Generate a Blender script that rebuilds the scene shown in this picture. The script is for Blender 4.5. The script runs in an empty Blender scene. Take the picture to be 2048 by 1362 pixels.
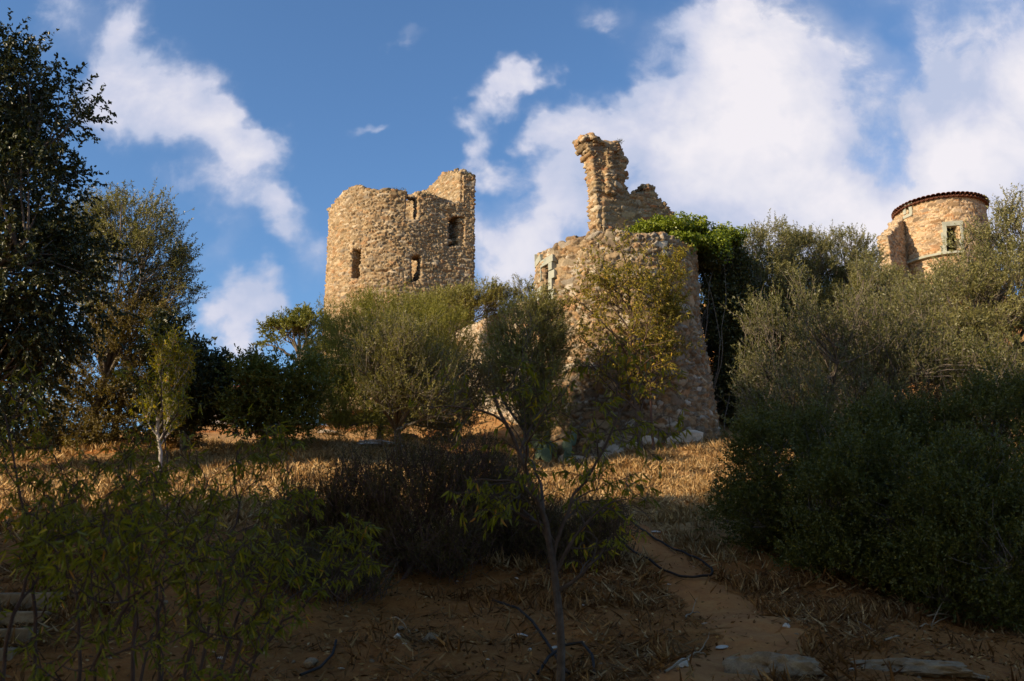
import bpy, math, random
import numpy as np
from mathutils import Vector
# ---------------------------------------------------------------- camera / sky / sun
sc = bpy.context.scene
COL = sc.collection
PITCH = math.radians(14.0); FPX = 1800.0; EYE = 1.6
CT, ST = math.cos(PITCH), math.sin(PITCH)
cam = bpy.data.objects.new('camera', bpy.data.cameras.new('camera')); COL.objects.link(cam)
cam.location = (0, 0, EYE); cam.rotation_euler = (math.radians(90) + PITCH, 0, 0)
cam.data.sensor_width = 36; cam.data.lens = 36 * FPX / 2048.0
cam.data.clip_start = 0.05; cam.data.clip_end = 5000
cam.data.dof.use_dof = True; cam.data.dof.focus_distance = 32; cam.data.dof.aperture_fstop = 4.5
sc.camera = cam
SUN_AZ = math.radians(62); SUN_EL = math.radians(21)      # azimuth left of straight-behind
SD = Vector((-math.sin(SUN_AZ) * math.cos(SUN_EL), -math.cos(SUN_AZ) * math.cos(SUN_EL), math.sin(SUN_EL)))
sl = bpy.data.lights.new('sun', 'SUN'); so = bpy.data.objects.new('sun', sl); COL.objects.link(so)
sl.energy = 5.0; sl.angle = math.radians(0.55); sl.color = (1.0, 0.80, 0.54)
so.rotation_euler = SD.to_track_quat('Z', 'Y').to_euler(); so.location = (-30, -20, 30)
sc.view_settings.view_transform = 'Standard'; sc.view_settings.look = 'None'
sc.view_settings.exposure = 0.62; sc.view_settings.gamma = 1.0
sc.cycles.max_bounces = 6; sc.cycles.diffuse_bounces = 3; sc.cycles.transmission_bounces = 4


class NT:
    """tiny node-tree helper"""
    def __init__(s, t): s.t = t; s.n = t.nodes; s.l = t.links
    def new(s, ty, **kw):
        n = s.n.new(ty)
        for k, v in kw.items(): setattr(n, k, v)
        return n
    def put(s, sock, v):
        if isinstance(v, bpy.types.NodeSocket): s.l.new(v, sock)
        elif isinstance(v, (tuple, list)) and len(v) == 3 and sock.type == 'RGBA': sock.default_value = (*v, 1)
        else: sock.default_value = v
    def m(s, op, a, b=None, c=None, clamp=False):
        n = s.new('ShaderNodeMath', operation=op, use_clamp=clamp)
        for i, v in enumerate((a, b, c)):
            if v is not None: s.put(n.inputs[i], v)
        return n.outputs[0]
    def v(s, op, a, b=None, out=0):
        n = s.new('ShaderNodeVectorMath', operation=op)
        s.put(n.inputs[0], a)
        if b is not None: s.put(n.inputs[1], b)
        return n.outputs[out]
    def noise(s, vec, scale, det=4, rough=.55, dist=0, out=0, w=None):
        n = s.new('ShaderNodeTexNoise')
        if vec is not None: s.put(n.inputs['Vector'], vec)
        n.inputs['Scale'].default_value = scale; n.inputs['Detail'].default_value = det
        n.inputs['Roughness'].default_value = rough; n.inputs['Distortion'].default_value = dist
        return n.outputs[out]
    def ss(s, x, a, b, c=0., d=1.):
        n = s.new('ShaderNodeMapRange', interpolation_type='SMOOTHSTEP')
        s.put(n.inputs[0], x)
        for i, q in enumerate((a, b, c, d)): s.put(n.inputs[i + 1], q)
        return n.outputs[0]
    def mix(s, f, a, b, blend='MIX'):
        n = s.new('ShaderNodeMix', data_type='RGBA', blend_type=blend)
        s.put(n.inputs[0], f); s.put(n.inputs[6], a); s.put(n.inputs[7], b)
        return n.outputs[2]
    def ramp(s, f, stops):
        n = s.new('ShaderNodeValToRGB'); s.put(n.inputs[0], f)
        e = n.color_ramp.elements
        while len(e) < len(stops): e.new(.5)
        for q, (p, c) in zip(e, stops): q.position = p; q.color = (*c, 1)
        return n.outputs[0]


def pxdir(px, py):
    u = (px - 1024) / FPX; v = (681 - py) / FPX
    return np.array([u, CT - v * ST, ST + v * CT])


def sky_world():
    w = bpy.data.worlds.new('World'); sc.world = w; w.use_nodes = True
    t = NT(w.node_tree); t.n.clear()
    out = t.new('ShaderNodeOutputWorld'); bg = t.new('ShaderNodeBackground')
    t.l.new(bg.outputs[0], out.inputs[0])
    sky = t.new('ShaderNodeTexSky', sky_type='NISHITA'); sky.sun_disc = False
    sky.sun_elevation = SUN_EL
    sky.sun_rotation = math.atan2(SD.x, SD.y)
    sky.air_density = 1.0; sky.dust_density = 0.9; sky.ozone_density = 2.2; sky.altitude = 100
    g = t.new('ShaderNodeTexCoord').outputs['Generated']
    sp = t.new('ShaderNodeSeparateXYZ'); t.l.new(g, sp.inputs[0])
    den = t.m('MAXIMUM', t.m('ABSOLUTE', sp.outputs[1]), .12)
    a = t.m('DIVIDE', sp.outputs[0], den); b = t.m('DIVIDE', sp.outputs[2], den)
    cb = t.new('ShaderNodeCombineXYZ'); t.l.new(a, cb.inputs[0]); t.l.new(b, cb.inputs[1])
    p = cb.outputs[0]
    wc = t.noise(p, 3.2, 5, .6, 0, 1)
    wv = t.v('MULTIPLY', t.v('SUBTRACT', wc, (.5, .5, .5)), (.24, .24, 0))
    wc2 = t.noise(p, 14, 4, .6, 0, 1)
    wv2 = t.v('MULTIPLY', t.v('SUBTRACT', wc2, (.5, .5, .5)), (.07, .07, 0))
    q = t.v('ADD', t.v('ADD', p, wv), wv2)
    # px, py, rx, ry, tilt(deg, + = clockwise in the picture), weight
    B = [(215, 100, 75, 120, -20, .85), (300, 200, 130, 115, 30, 1.15), (385, 275, 150, 75, 25, 1.05), (90, 30, 60, 70, 0, .6),
         (250, 40, 60, 70, 0, .55), (450, 300, 90, 60, 0, .8), (450, 420, 75, 65, 20, .8), (540, 460, 80, 48, 20, .9), (360, 400, 70, 40, 20, .5), (720, 268, 40, 16, 0, .5), (800, 110, 40, 16, 0, .4), (420, 530, 40, 40, 0, .45),
         (495, 625, 75, 55, 30, 1.0), (540, 690, 40, 60, 0, .7), (635, 535, 70, 60, 0, .65),
         (1028, 170, 60, 50, -20, 1.0), (1088, 165, 35, 24, -20, .65), (935, 205, 44, 22, 20, .75), (972, 255, 36, 60, 10, .85),
         (990, 335, 75, 34, 0, .8), (1195, 20, 60, 50, 0, .5), (1010, 520, 110, 130, 0, 1.0), (1130, 400, 60, 130, 25, .62),
         (1225, 225, 150, 60, -20, .95), (1110, 265, 60, 25, -10, .6), (1420, 130, 170, 140, 0, .95), (1520, 60, 180, 120, 0, 1.1), (1300, 300, 170, 110, 0, .95),
         (1520, 270, 230, 150, 0, 1.25), (1600, 400, 280, 130, 20, 1.0), (1480, 480, 300, 110, 0, .9), (1700, 500, 260, 120, 0, .95),
         (1650, 90, 150, 100, 0, .8), (1960, 110, 190, 200, 0, 1.2), (1900, 280, 190, 140, 0, .9), (2000, 380, 170, 140, 0, 1.1),
         (1780, 200, 120, 60, 0, .45), (2250, 250, 300, 260, 0, 1.0), (1180, 420, 120, 120, 0, .5),
         (1740, 245, 70, 90, 0, -.36), (1345, 125, 60, 60, 0, -.4), (1805, 70, 45, 60, 0, -.5), (1500, 420, 130, 45, 0, -.3), (1640, 335, 150, 45, 20, -.38), (1420, 215, 90, 26, 0, -.45),
         (-200, 350, 220, 140, 20, .9), (-100, -150, 200, 100, 0, .8), (1700, -150, 300, 110, 0, 1.), (700, -350, 300, 120, 0, .9)]
    acc = None
    for (px, py, rx, ry, rot, wt) in B:
        if px > 1200: wt *= .84
        d = pxdir(px, py); cx, cy = d[0] / d[1], d[2] / d[1]
        k = 1 / (FPX * d[1])
        mp = t.new('ShaderNodeMapping', vector_type='TEXTURE')
        t.l.new(q, mp.inputs[0])
        mp.inputs['Location'].default_value = (cx, cy, 0)
        mp.inputs['Rotation'].default_value = (0, 0, -math.radians(rot))
        mp.inputs['Scale'].default_value = (rx * k * 1.55, ry * k * 1.7, 1)
        ln = t.v('LENGTH', mp.outputs[0], None, 1)
        val = t.m('MULTIPLY', t.ss(ln, 1.0, 0.0), wt)
        acc = val if acc is None else t.m('ADD', acc, val)
    fb = t.noise(p, 5.5, 8, .62, .3)
    fb2 = t.noise(p, 22, 6, .6, .4)
    dens = t.m('ADD', acc, t.m('ADD', t.m('MULTIPLY', t.m('SUBTRACT', fb, .5), 2.9), t.m('MULTIPLY', t.m('SUBTRACT', fb2, .5), 1.3)))
    gate = t.ss(acc, .0, .25)
    al = t.m('MULTIPLY', t.ss(dens, .10, 1.30), gate)
    haze = t.m('MULTIPLY', t.ss(acc, .0, 1.0), .34)
    al = t.m('MINIMUM', t.m('ADD', t.m('MULTIPLY', al, .93), haze), .97)
    br = t.m('ADD', t.m('SUBTRACT', t.m('MULTIPLY', t.noise(p, 4.4, 5, .55, .3), 1.7), .44), t.m('MULTIPLY', t.ss(dens, .5, 2.2), .28))
    CLV = t.ramp(br, [(.30, (.52, .58, .76)), (.46, (.66, .68, .82)), (.60, (.80, .79, .87)), (.76, (.92, .88, .92))])
    skyc = t.v('MULTIPLY', sky.outputs[0], (SKY_K[0], SKY_K[1], SKY_K[2]))
    cl = t.v('SCALE', CLV, None); t.n[-1].inputs['Scale'].default_value = CLOUD_K
    col = t.mix(al, skyc, cl)
    t.l.new(col, bg.inputs[0]); bg.inputs[1].default_value = 0.1
    w.cycles.sampling_method = 'MANUAL'; w.cycles.sample_map_resolution = 512


SKY_K = (0.80, 1.03, 1.24); CLOUD_K = 6.5
sky_world()

# ---------------------------------------------------------------- numpy helpers
RNG = np.random.default_rng(7)


def hsh(*a):
    """hash of integer arrays -> float 0..1"""
    r = np.zeros(np.broadcast(*a).shape, dtype=np.uint64)
    for i, x in enumerate(a):
        r = (r ^ (np.asarray(x).astype(np.int64).astype(np.uint64) * np.uint64(0x9E3779B97F4A7C15 + 2 * i))) * np.uint64(0xBF58476D1CE4E5B9)
        r ^= r >> np.uint64(29)
    r = r * np.uint64(0x94D049BB133111EB); r ^= r >> np.uint64(32)
    return (r >> np.uint64(40)).astype(np.float64) / float(1 << 24)


def vnoise(P, scale, seed=0):
    """value noise, P (N,3) or (N,2) -> 0..1"""
    P = np.atleast_2d(P) * scale
    I = np.floor(P).astype(np.int64); f = P - I; f = f * f * (3 - 2 * f)
    out = np.zeros(len(P)); D = P.shape[1]
    for c in range(1 << D):
        o = [(c >> k) & 1 for k in range(D)]
        w = np.ones(len(P))
        for k in range(D): w *= f[:, k] if o[k] else 1 - f[:, k]
        out += w * hsh(*[I[:, k] + o[k] for k in range(D)], np.full(len(P), seed))
    return out


def fbm(P, scale, oct=4, seed=0):
    s = 0; a = 1; t = 0
    for i in range(oct):
        s = s + a * vnoise(P, scale * 2 ** i, seed + i * 17); t += a; a *= .5
    return s / t


def sstep(x, a, b):
    t = np.clip((x - a) / (b - a), 0, 1); return t * t * (3 - 2 * t)


def norm(v):
    return v / np.maximum(np.linalg.norm(v, axis=-1, keepdims=True), 1e-9)


def ground(x, y, detail=True):
    x = np.atleast_1d(np.asarray(x, float)); y = np.atleast_1d(np.asarray(y, float))
    x, y = np.broadcast_arrays(x, y); x = x.copy(); y = y.copy()
    z = np.interp(y, [-400, -60, -10, 0, 4, 8, 11, 14, 17, 20, 27, 31, 36, 45, 52, 60, 80, 200, 900],
                  [-40, -9, -1.2, 0, .28, .70, 1.15, 1.78, 2.45, 3.1, 4.72, 5.6, 7.0, 10.3, 12.6, 14.0, 13.5, -5, -60])
    # left: steeper bank then flatter terrace
    L = sstep(x, -1.0, -4.5)
    zl = np.interp(y, [-400, -10, 0, 4, 7.5, 12, 15, 20, 27, 34, 45, 60, 200, 900], [-40, -1.2, 0, .3, .75, 1.85, 2.5, 3.45, 4.95, 6.0, 8.5, 9.5, -5, -60])
    z = z * (1 - L) + zl * L
    R = sstep(x, 3.0, 8.0) * sstep(y, 3, 9) * (1 - sstep(y, 24, 34))
    z = z - .45 * R
    z = z + 5.4 * np.exp(-(((x - 30) / 15) ** 2 + ((y - 64) / 15) ** 2))
    z = z + 1.2 * sstep(x, 6, 22) * sstep(y, 30, 50)
    z = z - 5 * sstep(x, -14, -40) * sstep(y, 20, 50)
    z = z + 3.6 * sstep(x, 6.5, 11) * sstep(y, 33, 40) * (1 - sstep(y, 50, 64)) * (1 - sstep(x, 16, 22))
    # mound under the bastion
    z = z + .45 * np.exp(-(((x - 6.2) / 2.6) ** 2 + ((y - 28.8) / 2.5) ** 2)) - .75 * np.exp(-(((x - 1.4) / 2.0) ** 2 + ((y - 29) / 2.8) ** 2))
    if detail:
        P = np.stack([x.ravel(), y.ravel()], 1)
        n = (fbm(P, .35, 3, 3) - .5) * .5 + (fbm(P, 1.6, 3, 9) - .5) * .16
        z = z + n.reshape(z.shape)
    return z


def gz(x, y): return float(ground(x, y)[0])


def at(px, py, Y):
    d = pxdir(px, py); return np.array([d[0] / d[1] * Y, Y, EYE + d[2] / d[1] * Y])


def proj(p):
    dx, dy, dz = p[0], p[1], p[2] - EYE
    w = dy * CT + dz * ST; v = -dy * ST + dz * CT
    return 1024 + FPX * dx / w, 681 - FPX * v / w


def zat(py, x, y):
    """height z at plan point x,y that shows at picture row py"""
    v = (681 - py) / FPX
    return EYE + y * (ST + v * CT) / (CT - v * ST)


def mscale(p): return (p[1] * CT + (p[2] - EYE) * ST) / FPX   # metres per photo pixel


def hit(px, py):
    d = pxdir(px, py); Y = np.arange(3, 90, .05)
    z = EYE + d[2] / d[1] * Y; x = d[0] / d[1] * Y
    b = np.where(ground(x, Y) > z)[0]
    i = b[0] if len(b) else len(Y) - 1
    return np.array([x[i], Y[i], gz(x[i], Y[i])])


# ---------------------------------------------------------------- mesh helpers
def mesh_np(name, V, F, mat, attrs=None, smooth=False, parent=None, face_n=4):
    V = np.asarray(V, np.float32).reshape(-1, 3); F = np.asarray(F, np.int32)
    me = bpy.data.meshes.new(name)
    me.vertices.add(len(V)); me.vertices.foreach_set('co', V.ravel())
    n, k = F.shape
    me.loops.add(n * k); me.loops.foreach_set('vertex_index', F.ravel())
    me.polygons.add(n); me.polygons.foreach_set('loop_start', np.arange(0, n * k, k, dtype=np.int32))
    me.update(calc_edges=True)
    if attrs:
        for an, (ty, arr) in attrs.items():
            at_ = me.attributes.new(an, ty, 'POINT')
            at_.data.foreach_set('color' if 'COLOR' in ty else 'value', np.asarray(arr, np.float32).ravel())
    if smooth: me.polygons.foreach_set('use_smooth', np.ones(n, bool))
    if mat: me.materials.append(mat)
    o = bpy.data.objects.new(name, me); COL.objects.link(o)
    if parent: setpar(o, parent)
    return o


def setpar(o, p):
    o.parent = p
    if p.type == 'EMPTY' or True:
        o.location = Vector(o.location) - Vector(p.location) if not o.get('_loc') else o.location


def tag(o, label=None, cat=None, group=None, kind=None):
    if label: o['label'] = label
    if cat: o['category'] = cat
    if group: o['group'] = group
    if kind: o['kind'] = kind
    return o


def empty(name, loc, label, cat, group=None):
    o = bpy.data.objects.new(name, None); COL.objects.link(o); o.location = tuple(float(c) for c in loc)
    o.empty_display_size = .2
    return tag(o, label, cat, group)


class MB:
    """collects mixed polygons"""
    def __init__(s): s.V = []; s.F = []
    def add(s, V, F):
        b = len(s.V); s.V += [tuple(map(float, v)) for v in V]; s.F += [tuple(i + b for i in f) for f in F]
    def hexa(s, b4, t4):
        s.add(list(b4) + list(t4), [(3, 2, 1, 0), (4, 5, 6, 7), (0, 1, 5, 4), (1, 2, 6, 5), (2, 3, 7, 6), (3, 0, 4, 7)])
    def box(s, c, h, rot=0, tilt=(0, 0), jit=0, rng=None):
        cr, sr = math.cos(rot), math.sin(rot); P = []
        for z in (-1, 1):
            for (x, y) in ((-1, -1), (1, -1), (1, 1), (-1, 1)):
                q = [x * h[0], y * h[1], z * h[2] + tilt[0] * x * h[0] + tilt[1] * y * h[1]]
                if jit: q = [k + (rng.random() - .5) * jit for k in q]
                P.append((c[0] + q[0] * cr - q[1] * sr, c[1] + q[0] * sr + q[1] * cr, c[2] + q[2]))
        s.hexa(P[:4], P[4:])
    def build(s, name, mat, parent=None, smooth=False, bevel=0):
        me = bpy.data.meshes.new(name); me.from_pydata(s.V, [], s.F); me.update()
        if mat: me.materials.append(mat)
        o = bpy.data.objects.new(name, me); COL.objects.link(o)
        if smooth: me.polygons.foreach_set('use_smooth', [True] * len(me.polygons))
        if bevel:
            m = o.modifiers.new('bevel', 'BEVEL'); m.width = bevel; m.segments = 2; m.limit_method = 'ANGLE'
        if parent: setpar(o, parent)
        return o


# ---------------------------------------------------------------- materials
def principled(name):
    m = bpy.data.materials.new(name); m.use_nodes = True
    t = NT(m.node_tree); b = t.n['Principled BSDF']
    return m, t, b


def mat_masonry():
    m, t, b = principled('rubble_stone')
    at_ = t.new('ShaderNodeAttribute', attribute_name='Col')
    tc = t.new('ShaderNodeTexCoord').outputs['Object']
    n1 = t.noise(tc, 9, 6, .65); n2 = t.noise(tc, 38, 4, .6); n3 = t.noise(tc, .9, 4, .6)
    f = t.m('ADD', t.m('MULTIPLY', n1, .55), t.m('MULTIPLY', n2, .45))
    k = t.ss(f, .3, .7, .72, 1.22)
    c = t.v('SCALE', at_.outputs['Color'], None); t.n[-1].inputs['Scale'].default_value = 1; t.l.new(k, t.n[-1].inputs['Scale'])
    c = t.mix(t.ss(n3, .5, .72, 0, .35), c, (.16, .125, .085))
    t.l.new(c, b.inputs['Base Color']); b.inputs['Roughness'].default_value = .92
    b.inputs['Specular IOR Level'].default_value = .2
    bp = t.new('ShaderNodeBump'); bp.inputs['Strength'].default_value = .55; bp.inputs['Distance'].default_value = .03
    t.l.new(f, bp.inputs['Height']); t.l.new(bp.outputs[0], b.inputs['Normal'])
    return m


def mat_noise(name, stops, scale=6, rough=.9, bump=.4, bd=.02, det=6, spec=.2, sc2=30):
    m, t, b = principled(name)
    tc = t.new('ShaderNodeTexCoord').outputs['Object']
    n = t.m('ADD', t.m('MULTIPLY', t.noise(tc, scale, det, .6), .65), t.m('MULTIPLY', t.noise(tc, sc2, 4, .6), .35))
    t.l.new(t.ramp(n, stops), b.inputs['Base Color'])
    b.inputs['Roughness'].default_value = rough; b.inputs['Specular IOR Level'].default_value = spec
    if bump:
        bp = t.new('ShaderNodeBump'); bp.inputs['Strength'].default_value = bump; bp.inputs['Distance'].default_value = bd
        t.l.new(n, bp.inputs['Height']); t.l.new(bp.outputs[0], b.inputs['Normal'])
    return m


def mat_leaf(name, stops, rough=.5, trans=.28, spec=.35):
    m, t, b = principled(name)
    at_ = t.new('ShaderNodeAttribute', attribute_name='tint')
    c = t.ramp(at_.outputs['Fac'], stops)
    t.l.new(c, b.inputs['Base Color']); b.inputs['Roughness'].default_value = rough
    b.inputs['Specular IOR Level'].default_value = spec
    tr = t.new('ShaderNodeBsdfTranslucent'); c2 = t.v('MULTIPLY', c, (1.25, 1.3, .55)); t.l.new(c2, tr.inputs[0])
    mx = t.new('ShaderNodeMixShader'); mx.inputs[0].default_value = trans
    t.l.new(b.outputs[0], mx.inputs[1]); t.l.new(tr.outputs[0], mx.inputs[2])
    t.l.new(mx.outputs[0], t.n['Material Output'].inputs[0])
    return m


M_STONE = mat_masonry()
M_GREY = mat_noise('grey_dressed_stone', [(.3, (.20, .21, .17)), (.5, (.30, .30, .24)), (.7, (.38, .36, .28))], 3, .85, .3)
M_PLASTER = mat_noise('weathered_render', [(.3, (.30, .24, .17)), (.48, (.44, .36, .26)), (.62, (.52, .44, .33)), (.75, (.36, .30, .22))], 2.2, .95, .5, .05)
M_TILE = mat_noise('terracotta', [(.3, (.07, .030, .020)), (.5, (.14, .055, .034)), (.7, (.20, .10, .06))], 5, .85, .3)
M_WHITE = mat_noise('pale_limestone', [(.3, (.40, .31, .22)), (.5, (.58, .47, .35)), (.7, (.72, .61, .48))], 3, .9, .5, .04)
M_ROCK = mat_noise('field_rock', [(.3, (.15, .085, .04)), (.5, (.27, .175, .095)), (.7, (.40, .285, .165))], 4, .9, .6, .04)
M_BARK = mat_noise('olive_bark', [(.3, (.07, .055, .042)), (.5, (.15, .12, .095)), (.7, (.24, .20, .16))], 9, .95, .8, .02)
M_BARK2 = mat_noise('almond_bark', [(.3, (.055, .036, .024)), (.5, (.11, .072, .048)), (.7, (.18, .125, .085))], 14, .9, .6, .01)
M_TWIG = mat_noise('red_twig', [(.3, (.055, .03, .022)), (.5, (.10, .055, .038)), (.7, (.15, .09, .065))], 10, .8, 0)
M_HOSE = mat_noise('black_rubber', [(.3, (.016, .010, .007)), (.7, (.036, .024, .016))], 5, .7, 0, spec=.2)
M_PALEBARK = mat_noise('pale_bark', [(.3, (.20, .17, .14)), (.5, (.34, .30, .26)), (.7, (.46, .42, .37))], 9, .9, .5, .01)

M_REDTILE = mat_noise('red_roof', [(.3, (.30, .10, .05)), (.7, (.45, .17, .09))], 5, .85, 0)
M_MIDBARK = mat_noise('grey_brown_bark', [(.3, (.12, .095, .07)), (.5, (.22, .18, .135)), (.7, (.32, .27, .21))], 9, .95, .6, .02)
M_STICK = mat_noise('dead_wood', [(.3, (.16, .10, .055)), (.5, (.28, .19, .11)), (.7, (.38, .27, .17))], 9, .9, 0)
OLIVE = [(0., (.090, .090, .026)), (.45, (.185, .17, .055)), (.8, (.31, .275, .11)), (1., (.48, .42, .22))]
M_OLIVE = mat_leaf('olive_leaf', OLIVE, .45, .30, .45)
M_OLIVE_Y = mat_leaf('young_olive_leaf', [(0., (.11, .105, .022)), (.5, (.25, .22, .052)), (.85, (.37, .32, .10)), (1., (.50, .42, .18))], .48, .32, .4)
M_BROOM = mat_leaf('broom_leaf', [(0., (.11, .105, .018)), (.5, (.23, .21, .036)), (1., (.38, .32, .075))], .55, .32, .3)
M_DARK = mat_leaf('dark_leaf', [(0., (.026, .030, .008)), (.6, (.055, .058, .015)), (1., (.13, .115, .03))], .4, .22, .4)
M_OAK = mat_leaf('oak_leaf', [(0., (.09, .095, .015)), (.6, (.19, .185, .032)), (1., (.34, .28, .06))], .45, .28, .35)
M_BROWN = mat_leaf('dry_olive_leaf', [(0., (.085, .064, .017)), (.6, (.18, .13, .038)), (1., (.32, .23, .08))], .5, .28, .3)
M_ALMOND = mat_leaf('almond_leaf', [(0., (.15, .145, .010)), (.5, (.32, .265, .016)), (.78, (.50, .36, .02)), (.93, (.60, .40, .03)), (1., (.60, .24, .03))], .5, .45, .3)
M_ALMOND_Y = mat_leaf('yellowing_almond_leaf', [(0., (.13, .115, .014)), (.5, (.29, .23, .024)), (.8, (.44, .31, .035)), (1., (.60, .36, .05))], .5, .42, .3)
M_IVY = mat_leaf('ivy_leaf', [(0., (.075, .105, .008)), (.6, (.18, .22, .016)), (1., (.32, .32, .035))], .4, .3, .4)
M_SHRUB = mat_leaf('scrub_leaf', [(0., (.060, .046, .014)), (.6, (.12, .085, .025)), (1., (.24, .155, .045))], .6, .2, .2)
M_LENTISK = mat_leaf('lentisk_leaf', [(0., (.058, .060, .010)), (.6, (.13, .12, .020)), (.9, (.24, .20, .030)), (1., (.38, .29, .04))], .45, .28, .35)
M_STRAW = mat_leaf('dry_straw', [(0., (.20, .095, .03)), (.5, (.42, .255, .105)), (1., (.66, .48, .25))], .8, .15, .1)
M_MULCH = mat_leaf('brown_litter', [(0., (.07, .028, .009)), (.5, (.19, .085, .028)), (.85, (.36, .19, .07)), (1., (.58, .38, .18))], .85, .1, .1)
M_CACTUS = mat_noise('cactus_skin', [(.3, (.10, .15, .09)), (.6, (.18, .24, .16)), (.8, (.26, .30, .22))], 5, .6, .15, .01)


# ---------------------------------------------------------------- masonry
PAL = np.array([(.42, .30, .165), (.47, .345, .20), (.35, .255, .145), (.50, .39, .25), (.37, .235, .12), (.30, .24, .17), (.55, .44, .30), (.25, .175, .10), (.44, .26, .13)])
PAL2 = np.array([(.43, .30, .165), (.48, .36, .22), (.33, .26, .17), (.58, .50, .38), (.38, .32, .24), (.40, .23, .11), (.26, .19, .12), (.47, .30, .15), (.40, .30, .18)])


def stones(P, size, seed, jit=.8):
    q = P / np.array(size)
    q = q + np.stack([vnoise(P, .9, seed + 5), vnoise(P, .9, seed + 6), vnoise(P, 1.1, seed + 7)], 1) * np.array([1.2, 1.2, 1.3]) + np.stack([vnoise(P, 7, seed + 8), vnoise(P, 7, seed + 9), vnoise(P, 8, seed + 10)], 1) * .28
    I = np.floor(q).astype(np.int64)
    f1 = np.full(len(P), 9.); f2 = f1.copy(); idh = np.zeros(len(P)); off = np.zeros((len(P), 3))
    for dx in (-1, 0, 1):
        for dy in (-1, 0, 1):
            for dz in (-1, 0, 1):
                c = I + np.array([dx, dy, dz])
                h = [hsh(c[:, 0], c[:, 1], c[:, 2], np.full(len(P), seed + k)) for k in range(3)]
                pt = c + .5 + (np.stack(h, 1) - .5) * jit
                d = np.sqrt((((pt - q) * np.array([1, 1, 1.0])) ** 2).sum(1))
                closer = d < f1
                off = np.where(closer[:, None], q - pt, off)
                f2 = np.where(closer, f1, np.minimum(f2, d)); f1 = np.where(closer, d, f1)
                idh = np.where(closer, hsh(c[:, 0], c[:, 1], c[:, 2], np.full(len(P), seed + 77)), idh)
    tl = np.stack([(idh * 17.3) % 1, (idh * 41.9) % 1, (idh * 93.1) % 1], 1) - .5
    return f1, f2, idh, (off * tl).sum(1)


def masonry(mb, name, voxel, size, seed, depth=.06, pal=PAL, mortar=(.30, .21, .12), parent=None, rough=.12, edge=.115):
    tmp = mb.build('tmp', None)
    md = tmp.modifiers.new('r', 'REMESH'); md.mode = 'VOXEL'; md.voxel_size = voxel; md.adaptivity = 0
    dg = bpy.context.evaluated_depsgraph_get(); dg.update()
    me = bpy.data.meshes.new_from_object(tmp.evaluated_get(dg), depsgraph=dg)
    old = tmp.data; bpy.data.objects.remove(tmp); bpy.data.meshes.remove(old)
    me.name = name
    n = len(me.vertices); P = np.empty(n * 3, np.float32); me.vertices.foreach_get('co', P); P = P.reshape(-1, 3).astype(float)
    N = np.empty(n * 3, np.float32); me.vertex_normals.foreach_get('vector', N); N = N.reshape(-1, 3)
    # broad wobble first
    P1 = P + N * ((fbm(P, 1.3, 3, seed) - .5) * rough * 2)[:, None]
    f1, f2, idh, tilt = stones(P, np.array(size) * .82, seed)
    b1, b2, bid, btilt = stones(P, np.array(size) * 1.6, seed + 300)
    big = bid > .62
    f2 = np.where(big, f1 + (b2 - b1), f1 + np.minimum(f2 - f1, (b2 - b1) * 1.6)); idh = np.where(big, (bid * 53.7) % 1, idh); tilt = np.where(big, btilt, tilt)
    g = sstep(f2 - f1, .0, edge)
    r2 = (idh * 7.13) % 1.0
    miss = (r2 > .94)
    hgt = g * (.55 + .75 * ((idh * 13.7) % 1.0)) * np.where(miss, -.3, 1) - .35 + tilt * 2.2 * g
    P1 = P1 + N * (hgt * depth + (fbm(P, 9, 2, seed + 3) - .5) * depth * .5)[:, None]
    me.vertices.foreach_set('co', P1.astype(np.float32).ravel())
    ci = (idh * len(pal) * .9999).astype(int); col = pal[ci] * np.array([.73, .72, .715])
    col = col * (.75 + .5 * ((idh * 31.7) % 1.0))[:, None]
    gg = sstep(f2 - f1, .02, .09)[:, None]
    mot = np.array(mortar)[None] * (.8 + .4 * fbm(P, 3, 2, seed + 9))[:, None]
    plast = sstep(fbm(P, .45, 3, seed + 40), .60, .70)[:, None] * .35      # patches where mortar covers the stones
    gg = gg * (1 - plast)
    col = col * gg + mot * (1 - gg)
    a = me.attributes.new('Col', 'FLOAT_COLOR', 'POINT')
    a.data.foreach_set('color', np.concatenate([col, np.ones((n, 1))], 1).astype(np.float32).ravel())
    me.materials.clear(); me.materials.append(M_STONE)
    me.polygons.foreach_set('use_smooth', np.ones(len(me.polygons), bool)); me.update()
    o = bpy.data.objects.new(name, me); COL.objects.link(o)
    if parent: setpar(o, parent)
    return o


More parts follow.
